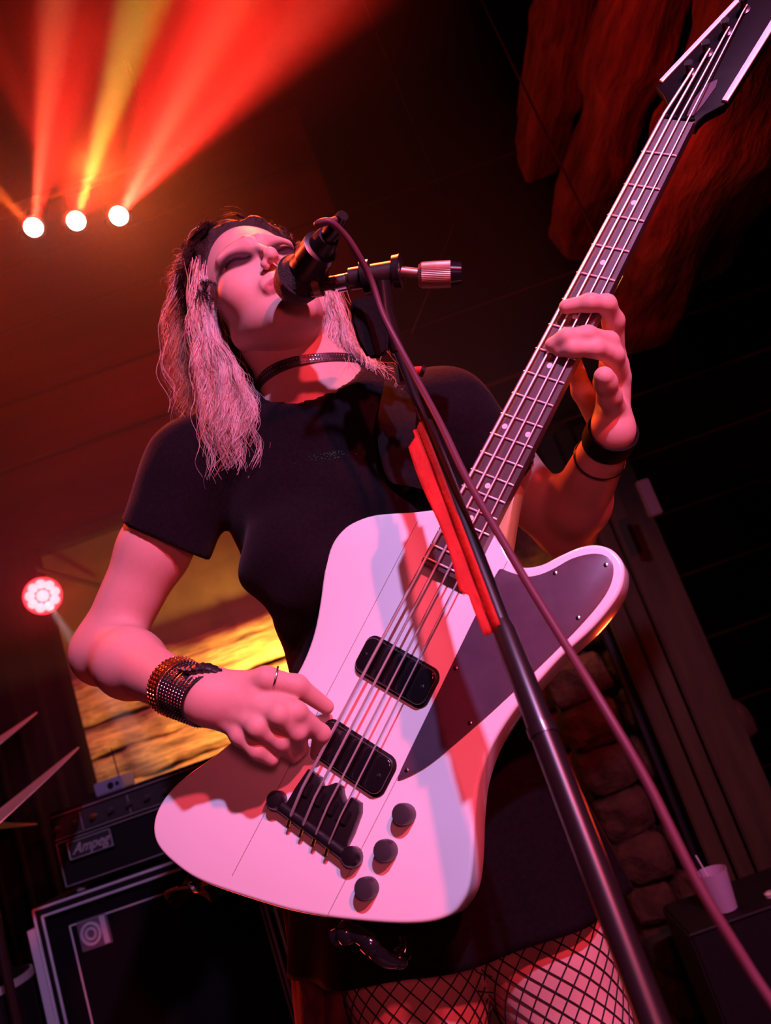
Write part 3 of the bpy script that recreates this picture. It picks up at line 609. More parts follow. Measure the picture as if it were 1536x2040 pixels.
# bridge: base plate, saddles, tailpiece
br = MB().prism([(.8555, -.0365), (.8555, -.020), (.862, -.013), (.857, -.006), (.8505, .000), (.8505, .007), (.857, .013), (.862, .020), (.8535, .024), (.8535, .035), (.862, .040), (.884, .043), (.905, .043), (.905, -.041), (.880, -.040)], -.016, -.0045, .0015, 2).build('bridge', M['blackmetal'], bass, smooth=True)
for i, y in enumerate(by_):
    MB().box((.873, y * .95, -.0045), (.016, .0135, .008)).build('saddle', M['blackmetal'], br, bevel=.0015)
    MB().lathe([(.0026, -.004), (.0026, .004)], (.9130, y * .95, -.006), (1, 0, -.4), 10).build('ball_end', M['gold'], br, smooth=True)
MB().tube([(.905, -.0500, -.008), (.905, .0520, -.008)], .0068, 14).build('tailpiece', M['blackmetal'], br, smooth=True)
for y in (-.054, .054):
    MB().lathe([(.0085, -.016), (.0105, -.013), (.0105, -.003), (.0080, .001), (.004, .002)], (.903, y, 0), (0, 0, 1), 20).build('stud', M['blackmetal'], br, smooth=True)
for i in range(4):
    y = by_[i] * .95
    MB().tube([(posts[i][0], posts[i][1] + .004, -.004), (posts[i][0] + .012, posts[i][1] + .0035, -.004), (-.002, ny[i], .0012), (.873, y, .0045 - .0), (.884, y, .0025), (.903, y, -.0010), (.910, y, -.006)], rad[i], 8).build('string', M['steel'], bass, smooth=True)
for x in (.8358, .876, .9172):
    k = MB().lathe([(.0105, -.016), (.0110, -.012), (.0108, -.002), (.0098, .0005), (.006, .0012)], (x + .002, .0830, 0), (0, 0, 1), 28).build('knob', M['knob'], bass, smooth=True, angle=35)
for x, y, dx, dy in ((.5255, -.045, -1, -.4), (1.033, -.11, 1, -.1)):
    MB().lathe([(.0075, 0), (.0055, .004), (.0055, .009), (.0085, .012), (.006, .015)], (x, y, -.036), (dx, dy, 0), 18).build('strap_button', M['blackmetal'], bass, smooth=True)
#@@PERSON
# ================================================================== the player
hipc = J(880, 1625, 1.02); hipw = cvw(hipc)
person = empty('person', 'person in a black T-shirt singing at the microphone and playing bass', 'person', (hipw[0], hipw[1], 0))
def skin_tint(P, base=(0.54, 0.29, 0.255)):
    return np.tile(np.array(base), (len(P), 1)) * (1 + .05 * wob(P, 60)[:, None])
NB = J(632, 775, 1.125); PV = J(862, 1600, 1.05)
SR = J(385, 935, 1.115); ER = J(209, 1297, 1.085); WR = J(392, 1388, .875)
SL = J(888, 838, 1.095); EL = J(1128, 1052, 1.165); WL = J(1217, 866, .968)
up_ = NB - PV; up_ /= np.linalg.norm(up_); rt_ = SL - SR; rt_ -= up_ * (rt_ @ up_); rt_ /= np.linalg.norm(rt_); fw_ = np.cross(up_, rt_); fw_ = fw_ if fw_[2] < 0 else -fw_
TA = np.stack([rt_, fw_, up_])
tp = lambda x, y, z_: PV + rt_ * x + fw_ * y + up_ * z_
TL = np.linalg.norm(NB - PV)
# head pose (x to her left / picture right, -y out of the face, z up)
HR0 = np.array([[0.8825, 0.4554, -0.1173], [-0.3224, 0.7676, 0.554], [0.3423, -0.4511, 0.8242]]); HT = np.array([-0.1714, -0.2935, 1.1049])
_u, _s, _v = np.linalg.svd(HR0); HR0 = _u @ _v
HM = HR0 @ np.array([[1, 0, 0], [0, 0, -1], [0, 1, 0.0]])
h2c = lambda p: np.asarray(p, float) @ HM.T + HT
c2h = lambda p: (np.asarray(p, float) - HT) @ HM
NBh = c2h(NB)
def torso(p):
    d = ell(p, tp(0, .0, TL * .70), (.158, .105, .165), TA)
    d = smin(d, ell(p, tp(0, .005, TL * .38), (.128, .092, .16), TA), .06)
    d = smin(d, ell(p, tp(0, -.01, TL * .02), (.165, .115, .13), TA), .07)
    for s in (-1, 1): d = smin(d, ell(p, tp(s * .075, .078, TL * .60), (.066, .055, .066), TA), .03)
    d = smin(d, cone(p, SR, tp(-.03, -.01, TL * .93), .050, .052), .05); d = smin(d, cone(p, SL, tp(.03, -.01, TL * .93), .050, .052), .05)
    return d
def neckf(p):
    hb = h2c((0, .022, -.055)); return smin(cone(p, hb, NB + up_ * -.02, .054, .060), cone(p, NB + fw_ * -.01, NB - up_ * .05, .062, .09), .03)
def bodyf(p):
    d = smin(torso(p), neckf(p), .04)
    # right arm
    mid = SR + (ER - SR) * .45
    a = smin(cone(p, SR, mid, .053, .047), cone(p, mid, ER, .046, .039), .02)
    fm = ER + (WR - ER) * .32; a = smin(a, cone(p, ER, fm, .037, .039), .03); a = smin(a, cone(p, fm, WR, .0385, .0255), .03)
    a = smin(a, sph(p, ER + np.array([-.006, .008, .004]), .026), .03)
    d = smin(d, a, .03)
    mid = SL + (EL - SL) * .45
    a = smin(cone(p, SL, mid, .053, .047), cone(p, mid, EL, .047, .041), .02)
    fm = EL + (WL - EL) * .30; a = smin(a, cone(p, EL, fm, .040, .043), .02); a = smin(a, cone(p, fm, WL, .041, .0265), .02)
    d = smin(d, a, .03)
    return d
HIPR = J(800, 1690, 1.03); HIPL = J(994, 1622, 1.03)
KNR = J(885, 2420, .90); KNL = J(1235, 2330, .90)
def floor_pt(k, dx, dy):                               # ankle under a knee
    w = cvw(k); return (np.array([w[0] + dx, w[1] + dy, .10]) - CAM) @ CV
ANR = floor_pt(KNR, 0, .05); ANL = floor_pt(KNL, .06, .05)
def legf(p, hip, kn, an):
    m_ = hip + (kn - hip) * .35; d = smin(cone(p, hip, m_, .088, .086), cone(p, m_, kn, .085, .060), .03)
    cf = kn + (an - kn) * .3; d = smin(d, cone(p, kn, cf, .055, .056), .03); return smin(d, cone(p, cf, an, .055, .037), .03)
def fullf(p): return smin(bodyf(p), np.minimum(legf(p, HIPR, KNR, ANR), legf(p, HIPL, KNL, ANL)), .03)
pts = np.array([SR, ER, WR, SL, EL, WL, NB, PV, HIPR, KNR, ANR, KNL, ANL])
V1, Q1 = surface(fullf, pts.min(0) - .18, pts.max(0) + .18, .0055)
w1 = cvw(V1)
#@@HANDS
# hands: one implicit surface each, overlapping the arm inside the bands
def finger(p, pts, rs, k=.005):
    d = None
    for a, b, ra, rb in zip(pts, pts[1:], rs, rs[1:]):
        c = cone(p, a, b, ra, rb); d = c if d is None else smin(d, c, k)
    return d
# strumming hand (back of the hand to the viewer)
RH = dict(
    thumb=([J(470, 1372, .872), J(530, 1352, .858), J(592, 1366, .862), J(650, 1408, .880)], [.017, .0125, .0112, .0085]),
    index=([J(505, 1385, .862), J(590, 1418, .845), J(640, 1462, .868), J(632, 1502, .892)], [.013, .0108, .0095, .0080]),
    middle=([J(490, 1402, .860), J(556, 1424, .836), J(592, 1458, .846), J(600, 1492, .872)], [.0135, .0112, .0098, .0080]),
    ring=([J(472, 1418, .862), J(512, 1448, .838), J(560, 1478, .848), J(584, 1506, .868)], [.013, .0108, .0095, .0078]),
    pinky=([J(448, 1426, .868), J(478, 1464, .850), J(512, 1494, .846), J(541, 1512, .852)], [.0125, .0100, .0092, .0080]))
def rhand(p):
    A = J(412, 1388, .872)
    d = cone(p, WR - (WR - ER) / np.linalg.norm(WR - ER) * .02, A, .0255, .025)
    palm = None
    for nm in ('index', 'middle', 'ring', 'pinky'):
        c = cone(p, A, RH[nm][0][0], .023, .0155); palm = c if palm is None else smin(palm, c, .012)
    d = smin(d, palm, .02); d = smin(d, cone(p, A + np.array([.004, -.006, .004]), RH['thumb'][0][0], .020, .017), .015)
    for nm, (q, r) in RH.items(): d = smin(d, finger(p, q, r, .006), .007)
    for nm in ('index', 'middle', 'ring', 'pinky'):
        d = smin(d, sph(p, RH[nm][0][0] + np.array([0, -.001, -.004]), .0115), .006)
        d = smin(d, sph(p, RH[nm][0][1] + np.array([0, -.0005, -.002]), .0100), .004)
    return d
ap = np.concatenate([np.array(v[0]) for v in RH.values()] + [WR[None]])
V2, Q2 = surface(rhand, ap.min(0) - .045, ap.max(0) + .045, .0016)
# fretting hand
LH = dict(
    index=([J(1222, 705, .955), J(1222, 640, .925), J(1208, 606, .905), J(1175, 603, .897), J(1128, 611, .908)], [.0135, .0120, .0105, .0098, .0082]),
    middle=([J(1228, 728, .950), J(1212, 682, .915), J(1170, 668, .895), J(1128, 672, .894), J(1100, 686, .903)], [.0135, .0118, .0105, .0095, .0080]),
    ring=([J(1232, 752, .948), J(1222, 708, .915), J(1185, 694, .893), J(1140, 694, .892), J(1115, 698, .902)], [.0135, .0115, .0102, .0094, .0080]),
    pinky=([J(1226, 820, .950), J(1214, 790, .922), J(1206, 762, .903), J(1203, 750, .894)], [.0145, .0132, .0125, .0112]),
    thumb=([J(1200, 845, .985), J(1160, 780, 1.000), J(1140, 715, 1.000)], [.0165, .0125, .0105]))
def lhand(p):
    A = WL
    d = cone(p, WL - (WL - EL) / np.linalg.norm(WL - EL) * .02, A + (WL - EL) * .04, .0265, .026)
    palm = None
    for nm in ('index', 'middle', 'ring', 'pinky'):
        c = cone(p, A, LH[nm][0][0] + np.array([0, 0, .004]), .019, .0150); palm = c if palm is None else smin(palm, c, .008)
    d = smin(d, palm, .012)
    for nm, (q, r) in LH.items(): d = smin(d, finger(p, q, r, .006), .0045)
    return d
ap = np.concatenate([np.array(v[0]) for v in LH.values()] + [WL[None]])
V3, Q3 = surface(lhand, ap.min(0) - .045, ap.max(0) + .045, .0016)
#@@HEAD
def headf(p, full=True):
    S = np.array([[-1], [1]])
    q = p.copy(); q[:, 0] = np.abs(q[:, 0])
    d = ell(q, (0, .018, .034), (.074, .092, .086))
    d = smin(d, ell(q, (0, -.026, -.022), (.062, .056, .078)), .025)
    d = smin(d, ell(q, (0, -.036, -.074), (.046, .042, .038)), .02)
    d = smin(d, cone(q, (.050, .004, -.058), (.020, -.060, -.102), .012, .012), .026)
    d = smin(d, sph(q, (0, -.070, -.104), .0165), .018)
    d = smin(d, sph(q, (.043, -.050, -.032), .024), .022)
    d = smin(d, cone(q, (.010, -.078, .021), (.044, -.062, .018), .010, .009), .012)
    d = smax(d, -sph(q, (.032, -.096, .000), .0175), .010)
    d = smin(d, ell(q, (.032, -.0655, -.001), (.0165, .0135, .0120)), .004)
    d = smin(d, cone(q, (0, -.078, .010), (0, -.1005, -.032), .0056, .0064), .010)
    d = smin(d, sph(q, (0, -.1005, -.0365), .0072), .010)
    d = smin(d, sph(q, (.0100, -.0925, -.0405), .0058), .007)
    d = smax(d, -ell(q, (.0056, -.0970, -.0465), (.0034, .0048, .0055)), .002)
    d = smin(d, ell(q, (0, -.080, -.062), (.024, .008, .014)), .012)
    d = smin(d, cone(q, (0, -.0915, -.0655), (.021, -.080, -.0700), .0042, .0026), .005)
    d = smin(d, cone(q, (0, -.0890, -.0790), (.018, -.079, -.0755), .0046, .0028), .005)
    d = smax(d, -cone(q, (0, -.0975, -.0722), (.016, -.086, -.0722), .0052, .0022), .002)
    d = smin(d, ell(q, (.0755, .012, -.016), (.0065, .017, .030)), .006)
    d = smax(d, -ell(q, (.0835, .010, -.010), (.0050, .009, .016)), .003)
    n0 = np.array([0, .022, -.045]); n1 = c2h(NB - up_ * .01)
    d = smin(d, cone(p, n0, n1, .052, .059), .02)
    tr = c2h(J(560, 700, 1.075)); 
    return d
V4, Q4 = surface(headf, (-.11, -.13, min(-.24, NBh[2] - .03)), (.13, max(.14, NBh[1] + .08), .13), .0019)
# keep the neck just down to its foot
t4 = np.tile(np.array((.54, .29, .255)), (len(V4), 1)); q4 = V4.copy(); q4[:, 0] = np.abs(q4[:, 0])
def mixc(t, c, w): w = np.clip(w, 0, 1)[:, None]; return t * (1 - w) + np.array(c) * w
front = V4[:, 1] < -.045
e_ = np.sqrt(((q4[:, 0] - .0345) / 1.75) ** 2 + (q4[:, 2] + .001 - .12 * (q4[:, 0] - .034)) ** 2); t4 = mixc(t4, (.030, .010, .014), front * np.clip((.0185 - e_) / .0065, 0, 1) * .97)
e_ = np.abs(q4[:, 2] + .0035 - .10 * (q4[:, 0] - .032)); t4 = mixc(t4, (.012, .006, .008), front * (np.abs(q4[:, 0] - .032) < .0165) * np.clip((.0030 - e_) / .0014, 0, 1))
bz = .026 + .006 * np.sin((q4[:, 0] - .012) / .036 * PI); t4 = mixc(t4, (.12, .05, .04), front * (q4[:, 0] > .012) * (q4[:, 0] < .050) * np.clip((.0038 - np.abs(q4[:, 2] - bz)) / .0016, 0, 1) * .75)
lp = np.sqrt((q4[:, 0] / 2.7) ** 2 + (V4[:, 2] + .0722) ** 2); t4 = mixc(t4, (.34, .08, .09), (V4[:, 1] < -.074) * np.clip((.0112 - lp) / .003, 0, 1) * .85)
t4 = mixc(t4, (.55, .22, .20), .35 * np.clip(1 - np.linalg.norm(q4 - np.array([.045, -.065, -.035]), axis=1) / .03, 0, 1))
nb_ = 0; parts = [(w1, Q1, skin_tint(V1)), (cvw(V2), Q2, skin_tint(V2)), (cvw(V3), Q3, skin_tint(V3)), (cvw(h2c(V4)), Q4, t4)]
VV = []; QQ = []; TT = []
for v, q, t in parts: VV.append(v); QQ.append(q + nb_); TT.append(t); nb_ += len(v)
bodyo = big_mesh('body', np.concatenate(VV), np.concatenate(QQ), M['skin'], person, np.concatenate(TT))
#@@CLOTHES
def shirtf(p):
    fold = wob(p, 38) * .0022 + wob(p, 75, 3) * .0010
    dT = smin(torso(p), neckf(p), .04) - .008
    aR = (ER - SR) / np.linalg.norm(ER - SR); aL = (EL - SL) / np.linalg.norm(EL - SL)
    eR = J(330, 1078, 1.10); eL = SL + aL * .115
    d = smin(dT, cone(p, SR - aR * .01, eR + aR * .03, .064, .064), .03); d = smin(d, cone(p, SL - aL * .01, eL + aL * .03, .064, .062), .03)
    # chest drape lines
    u = (p - tp(0, 0, TL * .62)) @ np.array(TA).T
    d = d + fold + .0035 * np.sin(u[:, 2] * 70 + u[:, 0] * 38 * np.sign(u[:, 0])) * np.exp(-((u[:, 2] + .03) / .09) ** 2) * (u[:, 1] > 0)
    outR = (p - eR) @ aR; outL = (p - eL) @ aL; nearR = sph(p, eR + aR * .05, .14); nearL = sph(p, eL + aL * .05, .14)
    cutR = np.maximum(-outR, nearR); cutL = np.maximum(-outL, nearL)
    d = np.maximum(d, -cutR); d = np.maximum(d, -cutL)
    d = np.maximum(d, -cone(p, eR - aR * .025, eR + aR * .1, .0535, .056)); d = np.maximum(d, -cone(p, eL - aL * .025, eL + aL * .1, .0535, .056))
    # neckline
    nk = cone(p, NB + up_ * .010 + fw_ * .050, NB + up_ * .16 + fw_ * .05, .070, .125); d = smax(d, -nk, .004)
    hem = (p - tp(0, 0, .0)) @ (-up_) ; d = np.maximum(d, hem - .05)
    return d
lo = pts[[0, 3, 6, 7]].min(0) - .2; hi = pts[[0, 3, 6, 7]].max(0) + .2
V5, Q5 = surface(shirtf, lo, hi, .0042)
shirt = big_mesh('t_shirt', cvw(V5), Q5, M['shirt'], person)
sh = [(random.gauss(0, 1), random.random()) for _ in range(46)]
mb = MB()
def project(p, f, dirn, steps=40):
    p = np.array(p, float)
    for _ in range(steps): p = p + dirn * f(p[None])[0] * .8
    return p
for a, b in sh:
    p = project(J(640 + a * 32, 888 + b * 16 - a * 4, .90), shirtf, np.array([0, 0, 1.0])); mb.box(cvw(p - np.array([0, 0, .0006])), (.0012, .0012, .0012))
sq = mb.build('sequins', mat('green_sequin', (.15, .5, .35), .2, metal=1.0), person, world=True); sq['kind'] = 'stuff'
# skirt
mb = MB(); V = []; Fc = []; n = 96; m_ = 34
wc = J(800, 1400, 1.06); hc = J(914, 1845, 1.0); axs = (hc - wc) / np.linalg.norm(hc - wc); r1 = rt_ - axs * (rt_ @ axs); r1 /= np.linalg.norm(r1); f1 = np.cross(axs, r1); f1 = f1 if f1[2] < 0 else -f1
for i in range(m_ + 1):
    t = i / m_; c = wc + (hc - wc) * t
    for k in range(n):
        a = 2 * PI * k / n; fo = 1 + (.012 + .03 * t) * math.sin(a * 9 + 1.3 * math.sin(t * 3)) * t
        V.append(c + (r1 * math.cos(a) * (.150 + .062 * t ** .8) + f1 * math.sin(a) * (.116 + .038 * t)) * fo)
for i in range(m_):
    for k in range(n): k2 = (k + 1) % n; Fc.append((i * n + k, i * n + k2, (i + 1) * n + k2, (i + 1) * n + k))
mb.add(cvw(np.array(V)), Fc); sk = mb.build('skirt', M['skirt'], person, smooth=True, world=True, angle=80)
sm = sk.modifiers.new('thick', 'SOLIDIFY'); sm.thickness = .003
# cloth tied round the hip
mb = MB(); V = []; Fc = []
for i in range(26):
    t = i / 25; c0 = J(556 + 60 * t, 1760 + 520 * t, 1.02 - .05 * t); c1 = J(720 - 10 * t, 1760 + 520 * t, .985 - .05 * t)
    for k in range(16): s = k / 15; p = c0 + (c1 - c0) * s; V.append(p + np.array([0, 0, .014 * math.sin(s * 14 + t * 3)]))
for i in range(25):
    for k in range(15): Fc.append((i * 16 + k, i * 16 + k + 1, (i + 1) * 16 + k + 1, (i + 1) * 16 + k))
mb.add(cvw(np.array(V)), Fc); o = mb.build('tied_overshirt', M['flannel'], person, smooth=True, world=True, angle=80); sm = o.modifiers.new('thick', 'SOLIDIFY'); sm.thickness = .003
# fishnet stockings
def net(hip, kn, an):
    mb = MB(); ax = kn - hip; L = np.linalg.norm(ax); ax /= L; u = np.cross(ax, [0, 0, 1.0]); u /= np.linalg.norm(u); w = np.cross(ax, u); N = 25
    t = np.linspace(.06, .97, 52)
    for dr in (1, -1):
        for k in range(N):
            a = 2 * PI * k / N + dr * t * L / .088; c = hip + ax * (L * t)[:, None]; e = u * np.cos(a)[:, None] + w * np.sin(a)[:, None]; r = np.full(len(t), .11)
            for _ in range(9): r = r - np.clip(legf(c + e * r[:, None], hip, kn, an), -.02, .05) * .9
            rb_ = np.array([.105] * len(t))
            for _ in range(9): rb_ = np.clip(rb_ - fullf(c + e * rb_[:, None]) * .8, .05, .125)
            mb.tube(cvw(c + e * (np.where(rb_ > .112, r, np.maximum(r, rb_)) + .0014)[:, None]), .00085, 4, cap=False)
    ax2 = an - kn; L2 = np.linalg.norm(ax2); ax2 /= L2; t2 = np.linspace(-.02, .97, 30)
    for dr in (1, -1):
        for k in range(0, N, 2):
            a = 2 * PI * k / N + dr * t2 * L2 / .088; c = kn + ax2 * (L2 * t2)[:, None]; e = u * np.cos(a)[:, None] + w * np.sin(a)[:, None]; r = np.full(len(t2), .09)
            for _ in range(9): r = r - np.clip(legf(c + e * r[:, None], hip, kn, an), -.02, .05) * .9
            mb.tube(cvw(c + e * (r + .0014)[:, None]), .00085, 3, cap=False)
    o = mb.build('fishnet_stocking', M['net'], person, world=True, smooth=True); o['kind'] = 'stuff'
net(HIPR, KNR, ANR); net(HIPL, KNL, ANL)
for an in (ANR, ANL):                                  # boots
    aw = cvw(an); f0 = np.array([aw[0], aw[1] - .12, .0])
    fn = lambda p: smin(smin(cone(p, (aw[0], aw[1], .05), (aw[0], aw[1] - .005, .28), .050, .058), cone(p, (aw[0], aw[1] + .01, .048), (aw[0], aw[1] - .15, .038), .045, .036), .03), cone(p, (aw[0], aw[1] + .02, .03), (aw[0], aw[1] + .02, .012), .035, .012), .01)
    Vb, Qb = surface(lambda p: np.maximum(fn(p), -(p[:, 2] - .002)), (aw[0] - .1, aw[1] - .25, -.02), (aw[0] + .1, aw[1] + .12, .36), .008)
    big_mesh('boot', Vb, Qb, M['leather'], person)
# choker and bands
def band(c, axis, r, w_, th, name, m, parent=person, fl=1.0, n=48, u0=None):
    axis = np.asarray(axis, float); axis /= np.linalg.norm(axis); a = np.array([0, 0, 1.0]) if u0 is None else u0; u = np.cross(axis, a); u /= np.linalg.norm(u); w = np.cross(axis, u); V = []; Fc = []
    for k in range(n):
        an = 2 * PI * k / n; e = u * math.cos(an) + w * math.sin(an) * fl
        for rr, hh2 in ((r, -w_ / 2), (r + th * .7, -w_ / 2), (r + th, -w_ / 4), (r + th, w_ / 4), (r + th * .7, w_ / 2), (r, w_ / 2)): V.append(c + e * rr + axis * hh2)
    for k in range(n):
        for q in range(6): Fc.append((k * 6 + q, k * 6 + (q + 1) % 6, ((k + 1) % n) * 6 + (q + 1) % 6, ((k + 1) % n) * 6 + q))
    mb = MB(); mb.add(cvw(np.array(V)), Fc); return mb.build(name, m, parent, smooth=True, world=True, angle=50)
n0 = h2c((0, .022, -.045)); nax = (NB - n0) / np.linalg.norm(NB - n0)
chc = J(592, 738, 1.118)
cax = nax + np.array([-.10, .0, .0]); cax /= np.linalg.norm(cax); chc = n0 + nax * ((chc - n0) @ nax + .022)
def skinf(p): return np.minimum(bodyf(p), headf(c2h(p)))
def wrapband(c, axis, w_, th, name, m, n=72):
    axis = axis / np.linalg.norm(axis); u = np.cross(axis, [0, 0, 1.0]); u /= np.linalg.norm(u); w = np.cross(axis, u); V = []; Fc = []; out = []
    an = np.arange(n) * 2 * PI / n; E = np.cos(an)[:, None] * u + np.sin(an)[:, None] * w
    lev = []
    for hgt in (-w_ / 2, 0, w_ / 2):
        r = np.full(n, .02)
        for _ in range(60): r = r + np.clip(-skinf(c + E * r[:, None] + axis * hgt), 0, 1) * .7 + 0.0
        lev.append(r)
    r = np.maximum(np.maximum(lev[0], lev[1]), lev[2]) ; r = (r + np.roll(r, 1) + np.roll(r, -1)) / 3 + .0006
    for k in range(n):
        e = E[k]
        for rr, hh2 in ((lev[0][k], -w_ / 2), (r[k] + th * .7, -w_ / 2), (r[k] + th, -w_ / 4), (r[k] + th, w_ / 4), (r[k] + th * .7, w_ / 2), (lev[2][k], w_ / 2)): V.append(c + e * rr + axis * hh2)
    for k in range(n):
        for q in range(6): Fc.append((k * 6 + q, k * 6 + (q + 1) % 6, ((k + 1) % n) * 6 + (q + 1) % 6, ((k + 1) % n) * 6 + q))
    mb = MB(); mb.add(cvw(np.array(V)), Fc); return mb.build(name, m, person, smooth=True, world=True, angle=50), r + th
cax = up_ + np.array([0, 0, .10]); cax /= np.linalg.norm(cax)
ch, crad = wrapband(chc, cax, .0125, .0014, 'choker', M['leather'])
a = np.array([0, 0, 1.0]); u = np.cross(cax, a); u /= np.linalg.norm(u); w = np.cross(cax, u); mb = MB()
for row in (-.0028, .0028):
    for k in range(110):
        an = 2 * PI * k / 110; c = chc + (u * math.cos(an) + w * math.sin(an)) * crad[int(k / 110 * 72) % 72] + cax * row; mb.lathe([(.0011, 0), (.0006, .0008)], cvw(c), CV @ (u * math.cos(an) + w * math.sin(an)), 6)
mb.build('studs', M['bead'], ch, world=True)['kind'] = 'stuff'
fa = (WR - ER) / np.linalg.norm(WR - ER)
def onarm(s): return WR - fa * s
def fr(s): return .0255 + (.040 - .0255) * min(1, s / (.68 * np.linalg.norm(WR - ER)))
nbr = []
for k in range(9):
    s = -.020 + k * .0062; o = band(onarm(s), fa + np.array([.10 * math.sin(k), .08 * math.cos(k * 2), 0]), fr(s) + .0022, .0046, .0026, 'bracelet', M['leather'] if k != 4 else M['bead']); nbr.append(o)
    mb = MB(); u = np.cross(fa, [0, 0, 1.0]); u /= np.linalg.norm(u); w = np.cross(fa, u)
    for j in range(54):
        an = 2 * PI * j / 54; e = u * math.cos(an) + w * math.sin(an); mb.lathe([(.0009, 0), (.0005, .0006)], cvw(onarm(s) + e * (fr(s) + .0048)), CV @ e, 5)
    mb.build('beads', M['bead'], o, world=True)['kind'] = 'stuff'
for k in range(3):
    s = .040 + k * .0062; o = band(onarm(s), fa, fr(s) + .0016, .0052, .0024, 'beaded_bracelet', M['copper']); o['label'] = 'copper beaded bracelet'
    mb = MB()
    for j in range(44):
        an = 2 * PI * j / 44; e = u * math.cos(an) + w * math.sin(an); mb.lathe([(.0018, 0), (.0014, .0010), (.0004, .0016)], cvw(onarm(s) + e * (fr(s) + .0038)), CV @ e, 7)
    mb.build('beads', M['copper'], o, world=True)['kind'] = 'stuff'
# loose dark fabric knot over the bracelets
mb = MB(); V = []
for i in range(30):
    t = i / 29; V.append(J(356 + 108 * t, 1331 + 3 * math.sin(t * 9) + 18 * t * t, .868 - .004 * math.sin(t * 5)))
mb.tube(cvw(np.array(V)), [.004 + .0075 * math.sin(PI * i / 29) + .0010 * math.sin(i * 2.1) for i in range(30)], 10, flat=.6); mb.build('fabric_wrap', M['leather'], person, smooth=True, world=True)
fl_ = (WL - EL) / np.linalg.norm(WL - EL)
band(WL - fl_ * .004, fl_ + np.array([.0, .10, .1]), .0282, .030, .0036, 'wristband', M['webbing'])
band(WL - fl_ * .050, fl_, .0318, .003, .0014, 'cord_bracelet', M['leather'])
band(J(1219, 708, .918), J(1190, 694, .893) - J(1222, 712, .918), .0112, .005, .0014, 'finger_ring', M['chrome'])
band(J(548, 1352, .858), J(592, 1366, .862) - J(530, 1352, .858), .0125, .002, .0010, 'thumb_ring', M['bead'])
# strap
mb = MB(); V = []; Fc = []; n0_ = 0
for SP in (crom([J(760, 770, 1.20), J(800, 735, 1.12), J(800, 775, 1.045), J(790, 860, .985), (J(815, 950, .975)), B2c((.515, -.047, -.036))], 8),
           crom([B2c((1.040, -.111, -.040)), J(368, 1770, .985), J(382, 1778, 1.00), J(408, 1762, 1.02), J(470, 1690, 1.07), J(560, 1520, 1.17), J(660, 1250, 1.24), J(720, 950, 1.245), J(760, 770, 1.20)], 8)):
    for i, p in enumerate(SP):
        tg = SP[min(i + 1, len(SP) - 1)] - SP[max(i - 1, 0)]; wd = np.array([1.0, .4, 0]) if n0_ == 0 else np.array([.85, .1, .5]); wd = wd - tg * (wd @ tg) / (tg @ tg); wd /= np.linalg.norm(wd)
        for s_ in (-1, 1):
            for t in (0, .003): V.append(p + wd * .024 * s_ + np.array([0, 0, -t]))
    for i in range(len(SP) - 1):
        a = n0_ + i * 4
        for q0, q1 in ((0, 1), (1, 3), (3, 2), (2, 0)): Fc.append((a + q0, a + q1, a + 4 + q1, a + 4 + q0))
    n0_ = len(V)
mb.add(cvw(np.array(V)), Fc); o = mb.build('guitar_strap', M['webbing'], None, smooth=True, angle=60); tag(o, 'black strap over the player\'s shoulder joined to the white bass', 'strap')
# glossy belt links under the bass
links = [J(668, 1868, 0.845), J(690, 1858, 0.840), J(716, 1862, 0.835), J(738, 1880, 0.830), J(752, 1898, 0.830), J(772, 1910, 0.835), J(796, 1908, 0.840), J(808, 1890, 0.845), J(804, 1862, 0.850)]
mb = MB(); mb.tube(cvw(crom(links, 6)), .0092, 14)
ck = mb.build('belt_loop', M['black'], person, smooth=True, world=True)
for i, r in ((1, .013), (3, .0125), (6, .0115)): MB().lathe([(.001, -r), (r * .7, -r * .7), (r, 0), (r * .7, r * .7), (.001, r)], cvw(links[i]), (0, 0, 1), 18).build('stud_ball', M['black'], ck, smooth=True, world=True, angle=80)
#@@HAIR
def strands(name, m, guides, per, spread, r, wave, parent=person, curl=60, kink=1.0, seed=1):
    rg = np.random.default_rng(seed); mb = MB()
    for g in guides:
        G = crom(np.array(g), 7); n = len(G); t = np.linspace(0, 1, n); L = np.concatenate([[0], np.cumsum(np.linalg.norm(np.diff(G, axis=0), axis=1))])
        gp = rg.uniform(0, 6.3, 2); gf = curl * rg.uniform(.8, 1.2); ga = wave * rg.uniform(.6, 1.4); go = rg.normal(0, 1, 3) * spread * 1.5
        for _ in range(per):
            loose = rg.random() < .22; sp = spread * (1.9 if loose else .75)
            o0 = rg.normal(0, 1, 3) * sp * .6; o1 = rg.normal(0, 1, 3) * sp; ph_ = gp + rg.normal(0, 1.2 if loose else .35, 2); am = ga * rg.uniform(.7, 1.25); fq = gf * rg.uniform(.93, 1.07); ln = rg.uniform(.60, 1.0)
            P = G + o0 * (1 - t)[:, None] + (o1 + go) * t[:, None]
            P = P + am * (t ** .8)[:, None] * np.stack([np.sin(L * fq + ph_[0]), .45 * np.sin(L * fq * .8 + ph_[1]), np.cos(L * fq + ph_[0])], 1) * kink
            k = max(4, int(n * ln)); rr = r * rg.uniform(.6, 1.2) * np.linspace(1, .35, k); mb.tube(cvw(P[:k]), rr, 3, cap=False)
    return mb.build(name, m, parent, smooth=True, world=True, angle=180)
